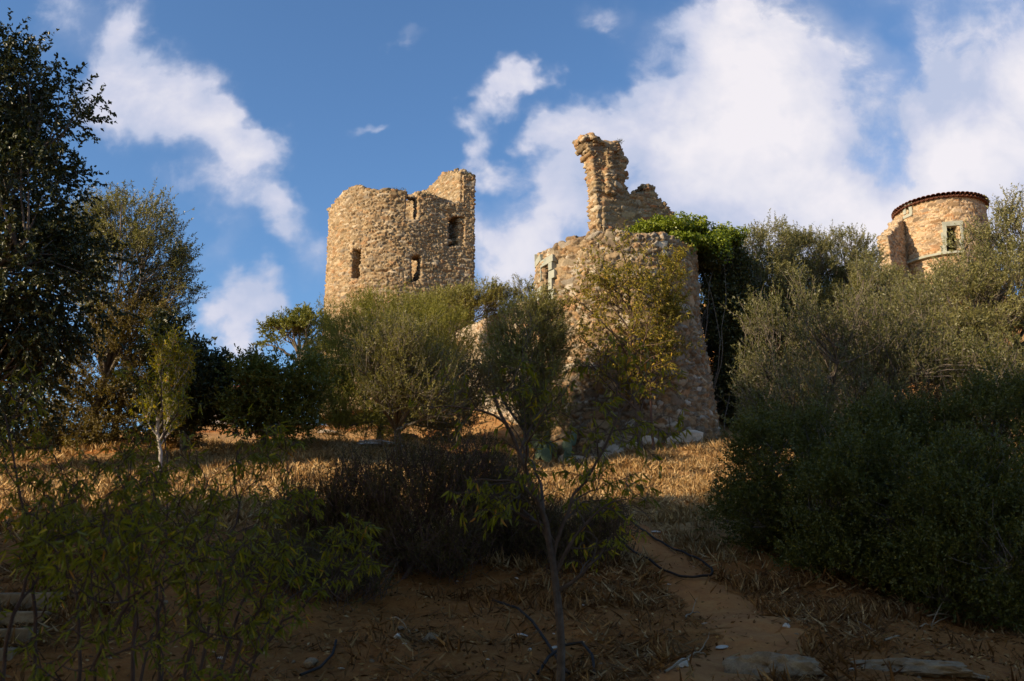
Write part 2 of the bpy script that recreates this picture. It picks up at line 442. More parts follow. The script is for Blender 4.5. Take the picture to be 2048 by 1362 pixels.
def path_wall(mb, outer, inner, zb, top, holes=(), batter=0., rng=None, crumble=.0, arch=.35, bfrom=0.):
    """outer/inner: matching polylines; each step is a stack of blocks with gaps where holes are.
    top(i, p) -> height; holes: list of (px0,px1,py0,py1,arch)"""
    for i in range(len(outer) - 1):
        o0, o1, i0, i1 = outer[i], outer[i + 1], inner[i], inner[i + 1]
        mid = (o0 + o1) / 2
        e = (o1 - o0) * .12
        o0_, o1_ = o0 - e, o1 + e; e2 = (i1 - i0) * .12; i0_, i1_ = i0 - e2, i1 + e2
        z1 = top(i, mid) + (0 if rng is None else (rng.random() - .5) * crumble)
        iv = [(zb, z1)]
        for (a, b_, c, d_, ok) in holes:
            zc = zat((c + d_) / 2, mid[0], mid[1])
            px, _ = proj((mid[0], mid[1], zc))
            if a <= px <= b_ and ok(mid):
                k = abs((px - (a + b_) / 2) / ((b_ - a) / 2))
                ztop = zat(c + (k ** 2) * (b_ - a) * arch, mid[0], mid[1]); zbot = zat(d_, mid[0], mid[1])
                new = []
                for (p, q) in iv:
                    if zbot > p: new.append((p, min(zbot, q)))
                    if ztop < q - .12: new.append((ztop, q))
                iv = new
        if bfrom: iv = [w for (p, q) in iv for w in ([(p, z1 - bfrom), (z1 - bfrom, q)] if p < z1 - bfrom < q else [(p, q)])]
        for (p, q) in iv:
            if q - p < .05: continue
            def off(pt, inn, z):
                n = (pt - inn); n = n / (np.linalg.norm(n) + 1e-9); k = batter * max(0, (z1 - bfrom - z))
                return (pt[0] + n[0] * k, pt[1] + n[1] * k, z)
            mb.hexa([off(o0_, i0_, p), off(o1_, i1_, p), (*i1_, p), (*i0_, p)],
                    [off(o0_, i0_, q), off(o1_, i1_, q), (*i1_, q), (*i0_, q)])


def arc(c, r, a0, a1, n):
    t = np.linspace(a0, a1, n)
    return np.stack([c[0] + r * np.cos(t), c[1] + r * np.sin(t)], 1)


def dens(P, step):
    out = [P[0]]
    for a, b in zip(P[:-1], P[1:]):
        n = max(1, int(round(np.linalg.norm(b - a) / step)))
        for k in range(1, n + 1): out.append(a + (b - a) * k / n)
    return np.array(out)


def rim_rocks(mb, pts, rng, smin=.08, smax=.2, p=.7, up=.3):
    for (x, y, z) in pts:
        if rng.random() < p:
            s = rng.uniform(smin, smax)
            mb.box((x + rng.uniform(-.1, .1), y + rng.uniform(-.1, .1), z + s * up), (s, s * rng.uniform(.6, 1), s * rng.uniform(.35, .7)), rng.uniform(0, 3), jit=s * .5, rng=rng)


def build_keep():
    rng = random.Random(3)
    R = 4.15; tw = 1.0
    C = np.array([at(657, 560, 50.4)[0] + R - .05, 50.6])
    al = math.radians(19)
    # outer outline anticlockwise seen from above starting back-left, round the left side to the front, then the straight face
    a_start = math.radians(135); a_end = math.radians(270 + 19)
    A = arc(C, R, a_start, a_end, 90); Ai = arc(C, R - tw, a_start, a_end, 90)
    T = A[-1]; e = np.array([math.cos(al), math.sin(al)]); nrm = np.array([math.sin(al), -math.cos(al)])
    # right corner: where px = 945 at mid height
    L = 2.0
    while proj((T[0] + e[0] * L, T[1] + e[1] * L, 16))[0] < 946 and L < 6: L += .02
    S = np.array([T + e * L * k / 26 for k in range(27)]); Si = S - nrm * tw
    outer = np.concatenate([A, S[1:]]); inner = np.concatenate([Ai, Si[1:]])
    OUT = [(600, 430), (657, 432), (662, 418), (672, 400), (684, 386), (698, 376), (712, 372), (722, 373), (730, 379), (760, 378), (800, 381), (835, 385),
           (860, 390), (885, 397), (905, 402), (924, 406), (926, 400), (928, 352), (950, 351)]
    ox = [a for a, b in OUT]; oy = [b for a, b in OUT]
    zfront = zat(379, *T)

    def top(i, p):
        if i < 32: return zfront - 1.6 + .6 * math.sin(i * .5)
        for _ in range(1):
            px, _y = proj((p[0], p[1], zfront))
        return zat(float(np.interp(px, ox, oy)), p[0], p[1])
    fr = lambda m: m[1] < C[1]
    holes = [(704, 723.5, 496, 558, fr), (822, 841, 509, 563, fr), (809.5, 836, 384, 440, fr), (895, 931, 432, 494, fr)]
    mb = MB(); zb = 9.5
    path_wall(mb, outer, inner, zb, top, holes, 0.0, rng, .10, .12)
    # side wall running back and left from the right corner: its inner face catches the sun
    B = S[-1]
    e2 = norm(np.array([-.5, .866])); n2 = np.array([e2[1], -e2[0]])
    W = np.array([B + e2 * k * .16 - nrm * .3 for k in range(0, 46)]); Wi = W - n2 * .85
    zB = zat(352, *B)
    PX = [840, 865, 875, 890, 903, 912, 918, 950]; PY = [396, 391, 386, 375, 362, 353, 351, 351]

    def top2(i, p):
        px, _ = proj((p[0], p[1], zB + 1)); return zat(float(np.interp(px, PX, PY)), p[0], p[1])
    path_wall(mb, W, Wi, zb, top2, (), 0, rng, .2)
    # back wall closing the ring
    a_b = math.atan2(W[-1][1] - C[1], W[-1][0] - C[0])
    Bk = arc(C, R, a_b, a_start, 30); Bki = arc(C, R - tw, a_b, a_start, 30)
    path_wall(mb, Bk, Bki, zb, lambda i, p: zat(float(np.interp(proj((p[0], p[1], zfront + 2))[0], [700, 790, 815, 826, 834, 880], [520, 460, 416, 408, 398, 396])), p[0], p[1]), (), 0, rng, .15)
    rim_rocks(mb, [(*((o + i) / 2 + (o - i) * rng.uniform(-.4, .45)), top(k, o) - .04) for k, (o, i) in enumerate(zip(outer, inner)) if k > 32], rng, .06, .13, .8)
    rim_rocks(mb, [(*((o + i) / 2), top2(k, o)) for k, (o, i) in enumerate(zip(W, Wi))], rng, .08, .16, .8)
    # ragged sides of the broken opening
    for _ in range(16):
        q = S[int(rng.uniform(15, 25))] - nrm * rng.uniform(.1, .9)
        z = zat(rng.choice([440, 444, 485, 488]), *q)
        mb.box((q[0], q[1], z), (.12, .12, .09), rng.uniform(0, 3), jit=.08, rng=rng)
    root = empty('castle_keep', (C[0], C[1], zb), 'large round ruined keep of tan rubble stone with slit windows, left of the castle', 'castle tower')
    root_inv = root
    o = masonry(mb, 'wall',  .045, (.27, .27, .095), 11, .078, PAL, parent=root, rough=.07)
    # small tufts growing on the wall head
    V, F, T_ = leaf_cloud([(np.array([*S[-4], zB + .05]), np.array([.25, .25, .12])), (np.array([*A[80], zat(381, *A[80]) + .05]), np.array([.6, .2, .09])),
                           (np.array([*S[4], zat(388, *S[4]) + .03]), np.array([.5, .2, .08]))], 260, .10, .035, 5)
    mesh_np('wall_plants', V, F, M_DARK, {'tint': ('FLOAT', T_)}, parent=root)['kind'] = 'stuff'
    return C


def leaf_cloud(blobs, n, L, W, seed):
    r = np.random.default_rng(seed)
    w = np.array([b[1].prod() ** .67 for b in blobs]); w /= w.sum(); k = r.choice(len(blobs), n, p=w)
    c = np.array([b[0] for b in blobs])[k]; s = np.array([b[1] for b in blobs])[k]
    d = norm(r.normal(size=(n, 3))); P = c + d * s * (r.random((n, 1)) ** .45)
    D = norm(d * .6 + r.normal(size=(n, 3)) * .6 + np.array([0, 0, .4]))
    return leaves(P, D, L * r.uniform(.6, 1.2, n), W * r.uniform(.7, 1.2, n), r.random(n), r)


def leaves(P, D, L, W, tint, r, kind='rhomb', curl=.0, roll=None):
    """P base points, D unit directions, L lengths, W widths -> verts, faces, tint per vertex"""
    n = len(P)
    X = norm(np.cross(D, norm(r.normal(size=(n, 3)))))
    if roll is not None: X = norm(np.cross(D, roll))
    Nn = np.cross(X, D)
    L = L[:, None]; W = W[:, None]
    if kind == 'rhomb':
        V = np.stack([P, P + D * L * .45 + X * W * .5 + Nn * W * .18, P + D * L - Nn * L * curl, P + D * L * .45 - X * W * .5 + Nn * W * .18], 1)
        F = np.arange(4)[None] + (np.arange(n) * 4)[:, None]; k = 4
    elif kind == 'blade':   # six-point leaf with two quads either side of the fold line
        m = P + D * L * .5 - Nn * (L * curl * .25)
        V = np.stack([P, P + D * L * .28 + X * W * .45 + Nn * W * .16, P + D * L * .66 + X * W * .42 + Nn * W * .14 - Nn * L * curl * .5, P + D * L - Nn * L * curl,
                      P + D * L * .66 - X * W * .42 + Nn * W * .14 - Nn * L * curl * .5, P + D * L * .28 - X * W * .45 + Nn * W * .16], 1)
        F = np.concatenate([np.array([[0, 1, 2, 3]]) + (np.arange(n) * 6)[:, None], np.array([[0, 3, 4, 5]]) + (np.arange(n) * 6)[:, None]]); k = 6
    return V.reshape(-1, 3), F, np.repeat(tint, k)


class Tubes:
    def __init__(s, sides=5): s.V = []; s.F = []; s.n = 0; s.s = sides
    def add(s, pts, rad):
        pts = np.asarray(pts, float); m = len(pts); k = s.s
        rad = np.broadcast_to(np.asarray(rad, float), (m,))
        T = np.gradient(pts, axis=0); T = norm(T)
        up = np.array([0, 0, 1.]) if abs(T[:, 2]).mean() < .9 else np.array([1., 0, 0])
        X = norm(np.cross(T, up)); Y = np.cross(T, X)
        a = np.arange(k) * 2 * math.pi / k
        V = pts[:, None] + (X[:, None] * np.cos(a)[None, :, None] + Y[:, None] * np.sin(a)[None, :, None]) * rad[:, None, None]
        s.V.append(V.reshape(-1, 3))
        i = np.arange(m - 1)[:, None] * k; j = np.arange(k)[None]
        f = np.stack([i + j, i + (j + 1) % k, i + k + (j + 1) % k, i + k + j], -1).reshape(-1, 4) + s.n
        s.F.append(f); s.n += m * k
        # tip cap point collapses are unnecessary: tips are thin
    def build(s, name, mat, parent=None):
        return mesh_np(name, np.concatenate(s.V), np.concatenate(s.F), mat, None, True, parent)


def curve(a, b, bend, r, n=7, sag=0.):
    a = np.asarray(a, float); b = np.asarray(b, float); t = np.linspace(0, 1, n)[:, None]
    L = np.linalg.norm(b - a)
    off = norm(r.normal(size=3)) * bend * L
    p = a + (b - a) * t + np.sin(t * math.pi) * off + r.normal(size=(n, 3)) * L * bend * .12 * np.sin(t * math.pi)
    p[:, 2] += np.sin(t[:, 0] * math.pi) * sag * L
    return p


def plant(name, label, cat, base, blobs, *, leafmat, barkmat=M_BARK, clumps=60, twigs=14, nleaf=16, tl=.5, L=.07, W=.018, rc=.5, up=.5, out=.6,
          droop=0., trunk_r=.12, fork=None, limbs=5, seed=1, tintb=.0, tints=.28, group=None, shell=.45, kind='rhomb', parts=('trunk', 'crown'), lowcut=-1., stemn=1,
          twigstem=False, curl=0.1, yellow=0.):
    r = np.random.default_rng(seed)
    base = np.asarray(base, float)
    vol = np.array([b[1].prod() ** .7 for b in blobs]); k = r.choice(len(blobs), clumps, p=vol / vol.sum())
    c = np.array([b[0] for b in blobs])[k]; s = np.array([b[1] for b in blobs])[k]
    d = norm(r.normal(size=(clumps, 3)))
    bad = d[:, 2] < lowcut; d[bad, 2] *= -1
    CC = c + d * s * (shell + (1 - shell) * r.random((clumps, 1)) ** .6) * .92
    gm = np.array([ground(p[0], p[1])[0] for p in CC]); CC[:, 2] = np.maximum(CC[:, 2], gm + .15)
    crown_c = c.mean(0) if len(blobs) == 1 else CC.mean(0)
    outw = norm(CC - (c * .7 + crown_c * .3) + np.array([0, 0, .05]))
    # skeleton
    tb = Tubes(5)
    ends = CC[r.choice(clumps, min(limbs, clumps), replace=False)]
    # spread limbs: farthest point sampling
    e = [int(r.integers(clumps))]
    for _ in range(min(limbs, clumps) - 1):
        dd = np.min(np.linalg.norm(CC[:, None] - CC[e][None], axis=2), 1); e.append(int(dd.argmax()))
    ends = CC[e]
    if fork is None: fork = base + (crown_c - base) * .35
    fork = np.asarray(fork, float)
    allp = []
    for si in range(stemn):
        fb = base + (r.normal(size=3) * np.array([.25, .25, 0]) if stemn > 1 else 0)
        ff = fork + (r.normal(size=3) * .25 if stemn > 1 else 0)
        tp = curve(fb - np.array([0, 0, .25]), ff, .06, r, 8)
        tb.add(tp, np.linspace(trunk_r * 1.25, trunk_r * .8, 8)); allp.append((tp[3:], trunk_r * .8))
        for en in ends[si::stemn]:
            q = curve(ff, ff + (en - ff) * .93, .10, r, 10, .05); tb.add(q, np.linspace(trunk_r * .62, trunk_r * .10, 10)); allp.append((q, trunk_r * .4))
    AP = np.concatenate([p for p, _ in allp])
    for cc in CC:
        j = np.argmin(np.linalg.norm(AP - (cc * .8 + fork * .2), axis=1))
        q = curve(AP[j], cc, .12, r, 6, -.02); tb.add(q, np.linspace(trunk_r * .16, trunk_r * .035 + .002, 6))
    # twigs
    n = clumps * twigs; ci = np.repeat(np.arange(clumps), twigs)
    o = CC[ci] + norm(r.normal(size=(n, 3))) * (r.random((n, 1)) ** .5) * rc * np.array([1, 1, .8])
    td = norm(outw[ci] * out + np.array([0, 0, 1.]) * up + r.normal(size=(n, 3)) * .42)
    ln = tl * r.uniform(.5, 1.3, n)
    if twigstem:
        for a in range(0, n, 2 if n > 900 else 1):
            m_ = o[a] + td[a] * ln[a] * .5; en = o[a] + td[a] * ln[a] - np.array([0, 0, droop * ln[a] * .3])
            tb.add(np.stack([o[a] - td[a] * .1, m_, en]), [.005, .004, .002])
    # leaves
    li = np.repeat(np.arange(n), nleaf); sft = r.random(len(li)) ** .8
    P = o[li] + td[li] * (ln[li] * sft)[:, None]; P[:, 2] -= droop * ln[li] * sft ** 2 * .3
    ld = norm(td[li] * .75 + norm(r.normal(size=(len(li), 3))) * .75 - np.array([0, 0, 1.]) * droop)
    ct = r.random(clumps)
    tint = np.clip(tintb + .42 * ct[ci][li] * .6 + tints * r.random(len(li)) + .15 + (r.random(len(li)) < yellow) * .5 * r.random(len(li)), 0, 1)
    V, F, T_ = leaves(P, ld, L * r.uniform(.6, 1.25, len(li)), W * r.uniform(.7, 1.25, len(li)), tint, r, kind, curl)
    root = empty(name, base, label, cat, group)
    tb.build(parts[0], barkmat, root)
    mesh_np(parts[1], V, F, leafmat, {'tint': ('FLOAT', T_)}, parent=root)
    return root


def blob(px, py, rx, ry, Y, depth=None):
    p = at(px, py, Y); m = mscale(p)
    return (p, np.array([rx * m, depth if depth else rx * m * .8, ry * m]))


def onground(px, Y, dz=0.):
    """ground point at depth Y straight behind picture column px"""
    x = (px - 1024) / FPX * Y * 1.03; return np.array([x, Y, gz(x, Y) + dz])


def branchy(name, label, cat, base, trunk, *, leafmat, barkmat, seed, r0=.04, gen=3, nb=(7, 5, 4), ln=(1.2, .6, .35), spread=.9, upb=.35, nleaf=9, L=.1, W=.022,
            droop=.5, tintb=0., yellow=.08, group=None, leafgen=(1, 2, 3), kind='blade', curl=.25, parts=('trunk', 'leaves'), lowfrac=.25, tintspan=.45, bendy=.08, leaffrac=1.0):
    """explicit recursive tree used for the almond saplings; trunk = list of 3d points above base"""
    r = np.random.default_rng(seed)
    tb = Tubes(6); LP = []; LD = []
    pts = np.array([base] + list(trunk), float)
    # resample smooth
    t = np.linspace(0, len(pts) - 1, 14); tp = np.stack([np.interp(t, np.arange(len(pts)), pts[:, k]) for k in range(3)], 1)
    tp[1:-1] += r.normal(size=(12, 3)) * .012
    tp[0, 2] -= .15
    tb.add(tp, np.linspace(r0, r0 * .35, 14))

    def put_leaves(q, n):
        if r.random() > leaffrac: return
        for _ in range(n):
            s = r.random() ** .7 * (len(q) - 1); i = int(min(s, len(q) - 2)); f = s - i
            p = q[i] * (1 - f) + q[i + 1] * f; d = norm(q[i + 1] - q[i])
            LP.append(p); LD.append(norm(d * .55 + norm(r.normal(size=3)) * .6 - np.array([0, 0, droop * r.uniform(.6, 1.4)])))

    def grow(q, rad, g):
        if g >= gen: return
        n = nb[g]
        for j in range(n):
            s = (lowfrac + (1 - lowfrac) * (j + r.random()) / n) if g == 0 else (.2 + .8 * (j + r.random()) / n)
            s = min(s, .999) * (len(q) - 1); i = int(s); f = s - i
            p = q[i] * (1 - f) + q[i + 1] * f; d = norm(q[i + 1] - q[i])
            side = norm(np.cross(d, r.normal(size=3)))
            dd = norm(d * .55 + side * spread + np.array([0, 0, upb]))
            l = ln[g] * r.uniform(.55, 1.2) * (1.15 - .5 * s / (len(q) - 1))
            c = curve(p, p + dd * l, bendy, r, 7); c[:, 2] -= (np.linspace(0, 1, 7) ** 2) * l * .08 * droop
            rr = rad * (.55 if g == 0 else .5) * (1 - .5 * s / (len(q) - 1))
            tb.add(c, np.linspace(max(rr, .003), max(rr * .3, .0016), 7))
            if g + 1 in leafgen: put_leaves(c, nleaf if g + 1 == gen else int(nleaf * 1.2))
            grow(c, rr, g + 1)
    grow(tp, r0, 0)
    put_leaves(tp[8:], nleaf * 2)
    LP = np.array(LP); LD = np.array(LD); n = len(LP)
    tint = np.clip(tintb + tintspan * r.random(n) + (r.random(n) < yellow) * (.35 + .4 * r.random(n)) + (fbm(LP, 1.1, 2, seed) - .5) * .4, 0, 1)
    V, F, T_ = leaves(LP, LD, L * r.uniform(.6, 1.2, n), W * r.uniform(.75, 1.2, n), tint, r, kind, curl)
    root = empty(name, base, label, cat, group)
    tb.build(parts[0], barkmat, root)
    mesh_np(parts[1], V, F, leafmat, {'tint': ('FLOAT', T_)}, parent=root)
    return root


# ---------------------------------------------------------------- ground
def build_ground():
    # graded grid: fine near the slope, coarse to the horizon
    ys = np.concatenate([-np.geomspace(400, 6, 30), np.arange(-5, 4, .5), np.arange(4, 34, .11), np.arange(34, 70, .6), np.geomspace(70, 900, 24)])
    xs = np.concatenate([-np.geomspace(700, 19, 22), np.arange(-18.5, 18.5, .13), np.geomspace(19, 700, 22)])
    X, Y = np.meshgrid(xs, ys); Z = ground(X, Y)
    P = np.stack([X.ravel(), Y.ravel()], 1)
    near = sstep(Y, 2, 5) * (1 - sstep(Y, 32, 40)) * (1 - sstep(abs(X), 17, 22))
    Z = Z + near * ((fbm(P, 5, 3, 31) - .5) * .09).reshape(Z.shape)
    V = np.stack([X, Y, Z], -1).reshape(-1, 3); ny, nx = X.shape
    i = (np.arange(ny - 1)[:, None] * nx + np.arange(nx - 1)[None]).ravel()
    F = np.stack([i, i + 1, i + nx + 1, i + nx], 1)
    m, t, b = principled('hillside_soil')
    tc = t.new('ShaderNodeTexCoord').outputs['Object']
    a = t.noise(tc, .45, 5, .6, .4); c = t.noise(tc, 7, 6, .7); d = t.noise(tc, 45, 4, .65)
    # long thin straw-like streaks
    mp = t.new('ShaderNodeMapping'); t.l.new(tc, mp.inputs[0]); mp.inputs['Scale'].default_value = (10, 46, 10); mp.inputs['Rotation'].default_value = (0, 0, .5)
    s1 = t.noise(mp.outputs[0], 1, 4, .6, 1.2)
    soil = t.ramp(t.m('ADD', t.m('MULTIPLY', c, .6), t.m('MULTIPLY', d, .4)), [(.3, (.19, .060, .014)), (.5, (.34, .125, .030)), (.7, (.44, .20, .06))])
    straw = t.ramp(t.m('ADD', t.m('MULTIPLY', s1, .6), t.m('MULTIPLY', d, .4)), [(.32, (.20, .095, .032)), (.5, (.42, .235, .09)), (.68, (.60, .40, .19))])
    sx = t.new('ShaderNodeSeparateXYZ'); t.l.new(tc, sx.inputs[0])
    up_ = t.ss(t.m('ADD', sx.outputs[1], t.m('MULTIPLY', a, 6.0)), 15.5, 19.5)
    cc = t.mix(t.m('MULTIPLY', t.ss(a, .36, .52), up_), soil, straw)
    t.l.new(cc, b.inputs['Base Color']); b.inputs['Roughness'].default_value = .95; b.inputs['Specular IOR Level'].default_value = .1
    bp = t.new('ShaderNodeBump'); bp.inputs['Strength'].default_value = .8; bp.inputs['Distance'].default_value = .05
    t.l.new(t.m('ADD', c, d), bp.inputs['Height']); t.l.new(bp.outputs[0], b.inputs['Normal'])
    o = mesh_np('ground', V, F, m, None, True); tag(o, kind='structure')
    # dirt path
    pts = [hit(*q)[:2] for q in [(1215, 1030), (1262, 1065), (1320, 1110), (1375, 1165), (1440, 1210), (1500, 1245), (1530, 1280), (1500, 1315), (1450, 1345)]]
    pts.append(pts[-1] + (pts[-1] - pts[-2]) * 1.2); pts.append(pts[-1] + (pts[-1] - pts[-2]))
    pts = np.array(pts); t_ = np.linspace(0, len(pts) - 1, 90)
    c = np.stack([np.interp(t_, np.arange(len(pts)), pts[:, k]) for k in range(2)], 1)
    for _ in range(6): c[1:-1] = (c[:-2] + c[2:] + c[1:-1] * 2) / 4
    T = norm(np.gradient(c, axis=0)); Nn = np.stack([-T[:, 1], T[:, 0]], 1)
    rr = np.random.default_rng(2)
    wl = .38 + .16 * fbm(c, 1.5, 3, 50) * 2 + rr.normal(size=90) * .02; wr = .38 + .16 * fbm(c, 1.4, 3, 60) * 2 + rr.normal(size=90) * .02
    wl[:6] *= np.linspace(.2, 1, 6); wr[:6] *= np.linspace(.2, 1, 6)
    k = 15; u = np.linspace(-1, 1, k)
    Q = c[:, None] + Nn[:, None] * np.where(u < 0, u * wl[:, None], u * wr[:, None])[..., None]
    zz = ground(Q[..., 0], Q[..., 1]) + .028 - .03 * np.abs(u)[None] ** 3 * 2.0
    V = np.concatenate([Q, zz[..., None]], -1).reshape(-1, 3)
    i = (np.arange(89)[:, None] * k + np.arange(k - 1)[None]).ravel(); F = np.stack([i, i + k, i + k + 1, i + 1], 1)
    mp_ = mat_noise('trodden_earth', [(.3, (.27, .092, .022)), (.5, (.37, .14, .036)), (.7, (.44, .20, .055))], 5, .95, .5, .02)
    tag(mesh_np('path', V, F, mp_, None, True), kind='structure')
    return c


def straw(path):
    r = np.random.default_rng(5)
    # density: nearer the camera needs fewer but longer; sampled in a fan
    n = 420000
    y = 4.5 + (33 - 4.5) * r.random(n) ** .75; x = (r.random(n) * 2 - 1) * (.62 * y + 1)
    P2 = np.stack([x, y], 1)
    dn = fbm(P2, .6, 3, 70); keep = r.random(n) < np.clip((dn - .44) * 3.4 + sstep(y, 11, 16) * .5, .06, 1)
    dmin = np.min(np.linalg.norm(P2[:, None] - path[None, ::4], axis=2), 1)
    keep &= (dmin > .42) | (r.random(n) < .05)
    # nothing inside the bastion
    keep &= np.hypot(x - 4.2, y - 33) > 3.2
    x, y = x[keep], y[keep]; n = len(x)
    z = ground(x, y)
    tuft = fbm(np.stack([x, y], 1), 2.2, 2, 81) > .62
    az = r.random(n) * 6.283; el = np.where(tuft, r.uniform(.5, 1.4, n), r.uniform(-.02, .32, n))
    D = np.stack([np.cos(az) * np.cos(el), np.sin(az) * np.cos(el), np.sin(el)], 1)
    sl_ = (ground(x + .2, y, False) - ground(x - .2, y, False)) / .4, (ground(x, y + .2, False) - ground(x, y - .2, False)) / .4
    D[:, 2] += np.where(tuft, .2, 1) * (D[:, 0] * sl_[0] + D[:, 1] * sl_[1]); D = norm(D)
    L = np.where(tuft, r.uniform(.08, .22, n), r.uniform(.05, .20, n)) * (.75 + y / 50); W = r.uniform(.002, .0048, n) * (1 + y / 26)
    P = np.stack([x, y, z + .01], 1)
    tt = r.random(n) * .8 + .1 + (dn[keep] - .5) * .5
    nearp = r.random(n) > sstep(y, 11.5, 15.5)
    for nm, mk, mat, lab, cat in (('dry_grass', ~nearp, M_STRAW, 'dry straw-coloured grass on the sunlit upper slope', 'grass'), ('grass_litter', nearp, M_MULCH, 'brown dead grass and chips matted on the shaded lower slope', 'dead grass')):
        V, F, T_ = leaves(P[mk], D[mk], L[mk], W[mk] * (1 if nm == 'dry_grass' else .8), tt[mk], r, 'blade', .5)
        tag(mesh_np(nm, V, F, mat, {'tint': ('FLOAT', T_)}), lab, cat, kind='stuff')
    # standing tufts of dead grass along the crest and under the bushes
    tn = 520; ty = r.uniform(12.5, 28, tn); tx = (r.random(tn) * 2 - 1) * .58 * ty
    ok = (np.min(np.linalg.norm(np.stack([tx, ty], 1)[:, None] - path[None, ::4], axis=2), 1) > .5); tx, ty = tx[ok], ty[ok]; k = np.repeat(np.arange(len(tx)), 90)
    az = r.random(len(k)) * 6.283; sp_ = r.random(len(k)) * 1.9
    D = norm(np.stack([np.cos(az) * sp_, np.sin(az) * sp_, np.ones(len(k))], 1)); px_ = tx[k] + r.normal(size=len(k)) * .13; py_ = ty[k] + r.normal(size=len(k)) * .13
    V, F, T_ = leaves(np.stack([px_, py_, ground(px_, py_)], 1), D, r.uniform(.06, .26, len(k)), np.full(len(k), .0032), np.clip(r.random(len(k)) * .7 + .3 * hsh(k, k), 0, 1), r, 'blade', .5)
    tag(mesh_np('grass_tufts', V, F, M_STRAW, {'tint': ('FLOAT', T_)}), 'upright tufts of dead grass standing over the slope', 'grass', kind='stuff')
    # fallen dead leaves and debris near the camera
    n = 16000; y = 5 + 13 * r.random(n); x = (r.random(n) * 2 - 1) * (.62 * y + 1)
    D = norm(np.stack([r.normal(size=n), r.normal(size=n), r.normal(size=n) * .3 + .2], 1))
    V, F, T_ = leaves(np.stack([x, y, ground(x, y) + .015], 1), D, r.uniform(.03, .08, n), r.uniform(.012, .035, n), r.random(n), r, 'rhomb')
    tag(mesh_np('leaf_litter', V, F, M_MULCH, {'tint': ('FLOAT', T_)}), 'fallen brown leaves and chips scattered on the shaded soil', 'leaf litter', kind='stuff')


def rock_mesh(name, seed, mat, flat=.55, sub=3, angular=.35):
    import bmesh
    bm = bmesh.new(); bmesh.ops.create_icosphere(bm, subdivisions=sub, radius=1)
    me = bpy.data.meshes.new(name); bm.to_mesh(me); bm.free()
    n = len(me.vertices); P = np.empty(n * 3, np.float32); me.vertices.foreach_get('co', P); P = P.reshape(-1, 3).astype(float)
    r = np.random.default_rng(seed)
    # facets: clip by random planes
    for _ in range(11):
        d = norm(r.normal(size=3)); h = r.uniform(.5, .85)
        k = P @ d; P = P - d * np.maximum(k - h, 0)[:, None]
    P = P * (1 + (fbm(P, 2.4, 3, seed) - .5)[:, None] * angular) * np.array([1, .78, flat])
    if sub >= 4: P = P + norm(P) * ((fbm(P, 7, 3, seed + 2) - .5) * .22)[:, None]
    me.vertices.foreach_set('co', P.astype(np.float32).ravel()); me.materials.append(mat); me.update()
    return me


BC = np.array([4.05, 33.3]); BR = 3.05


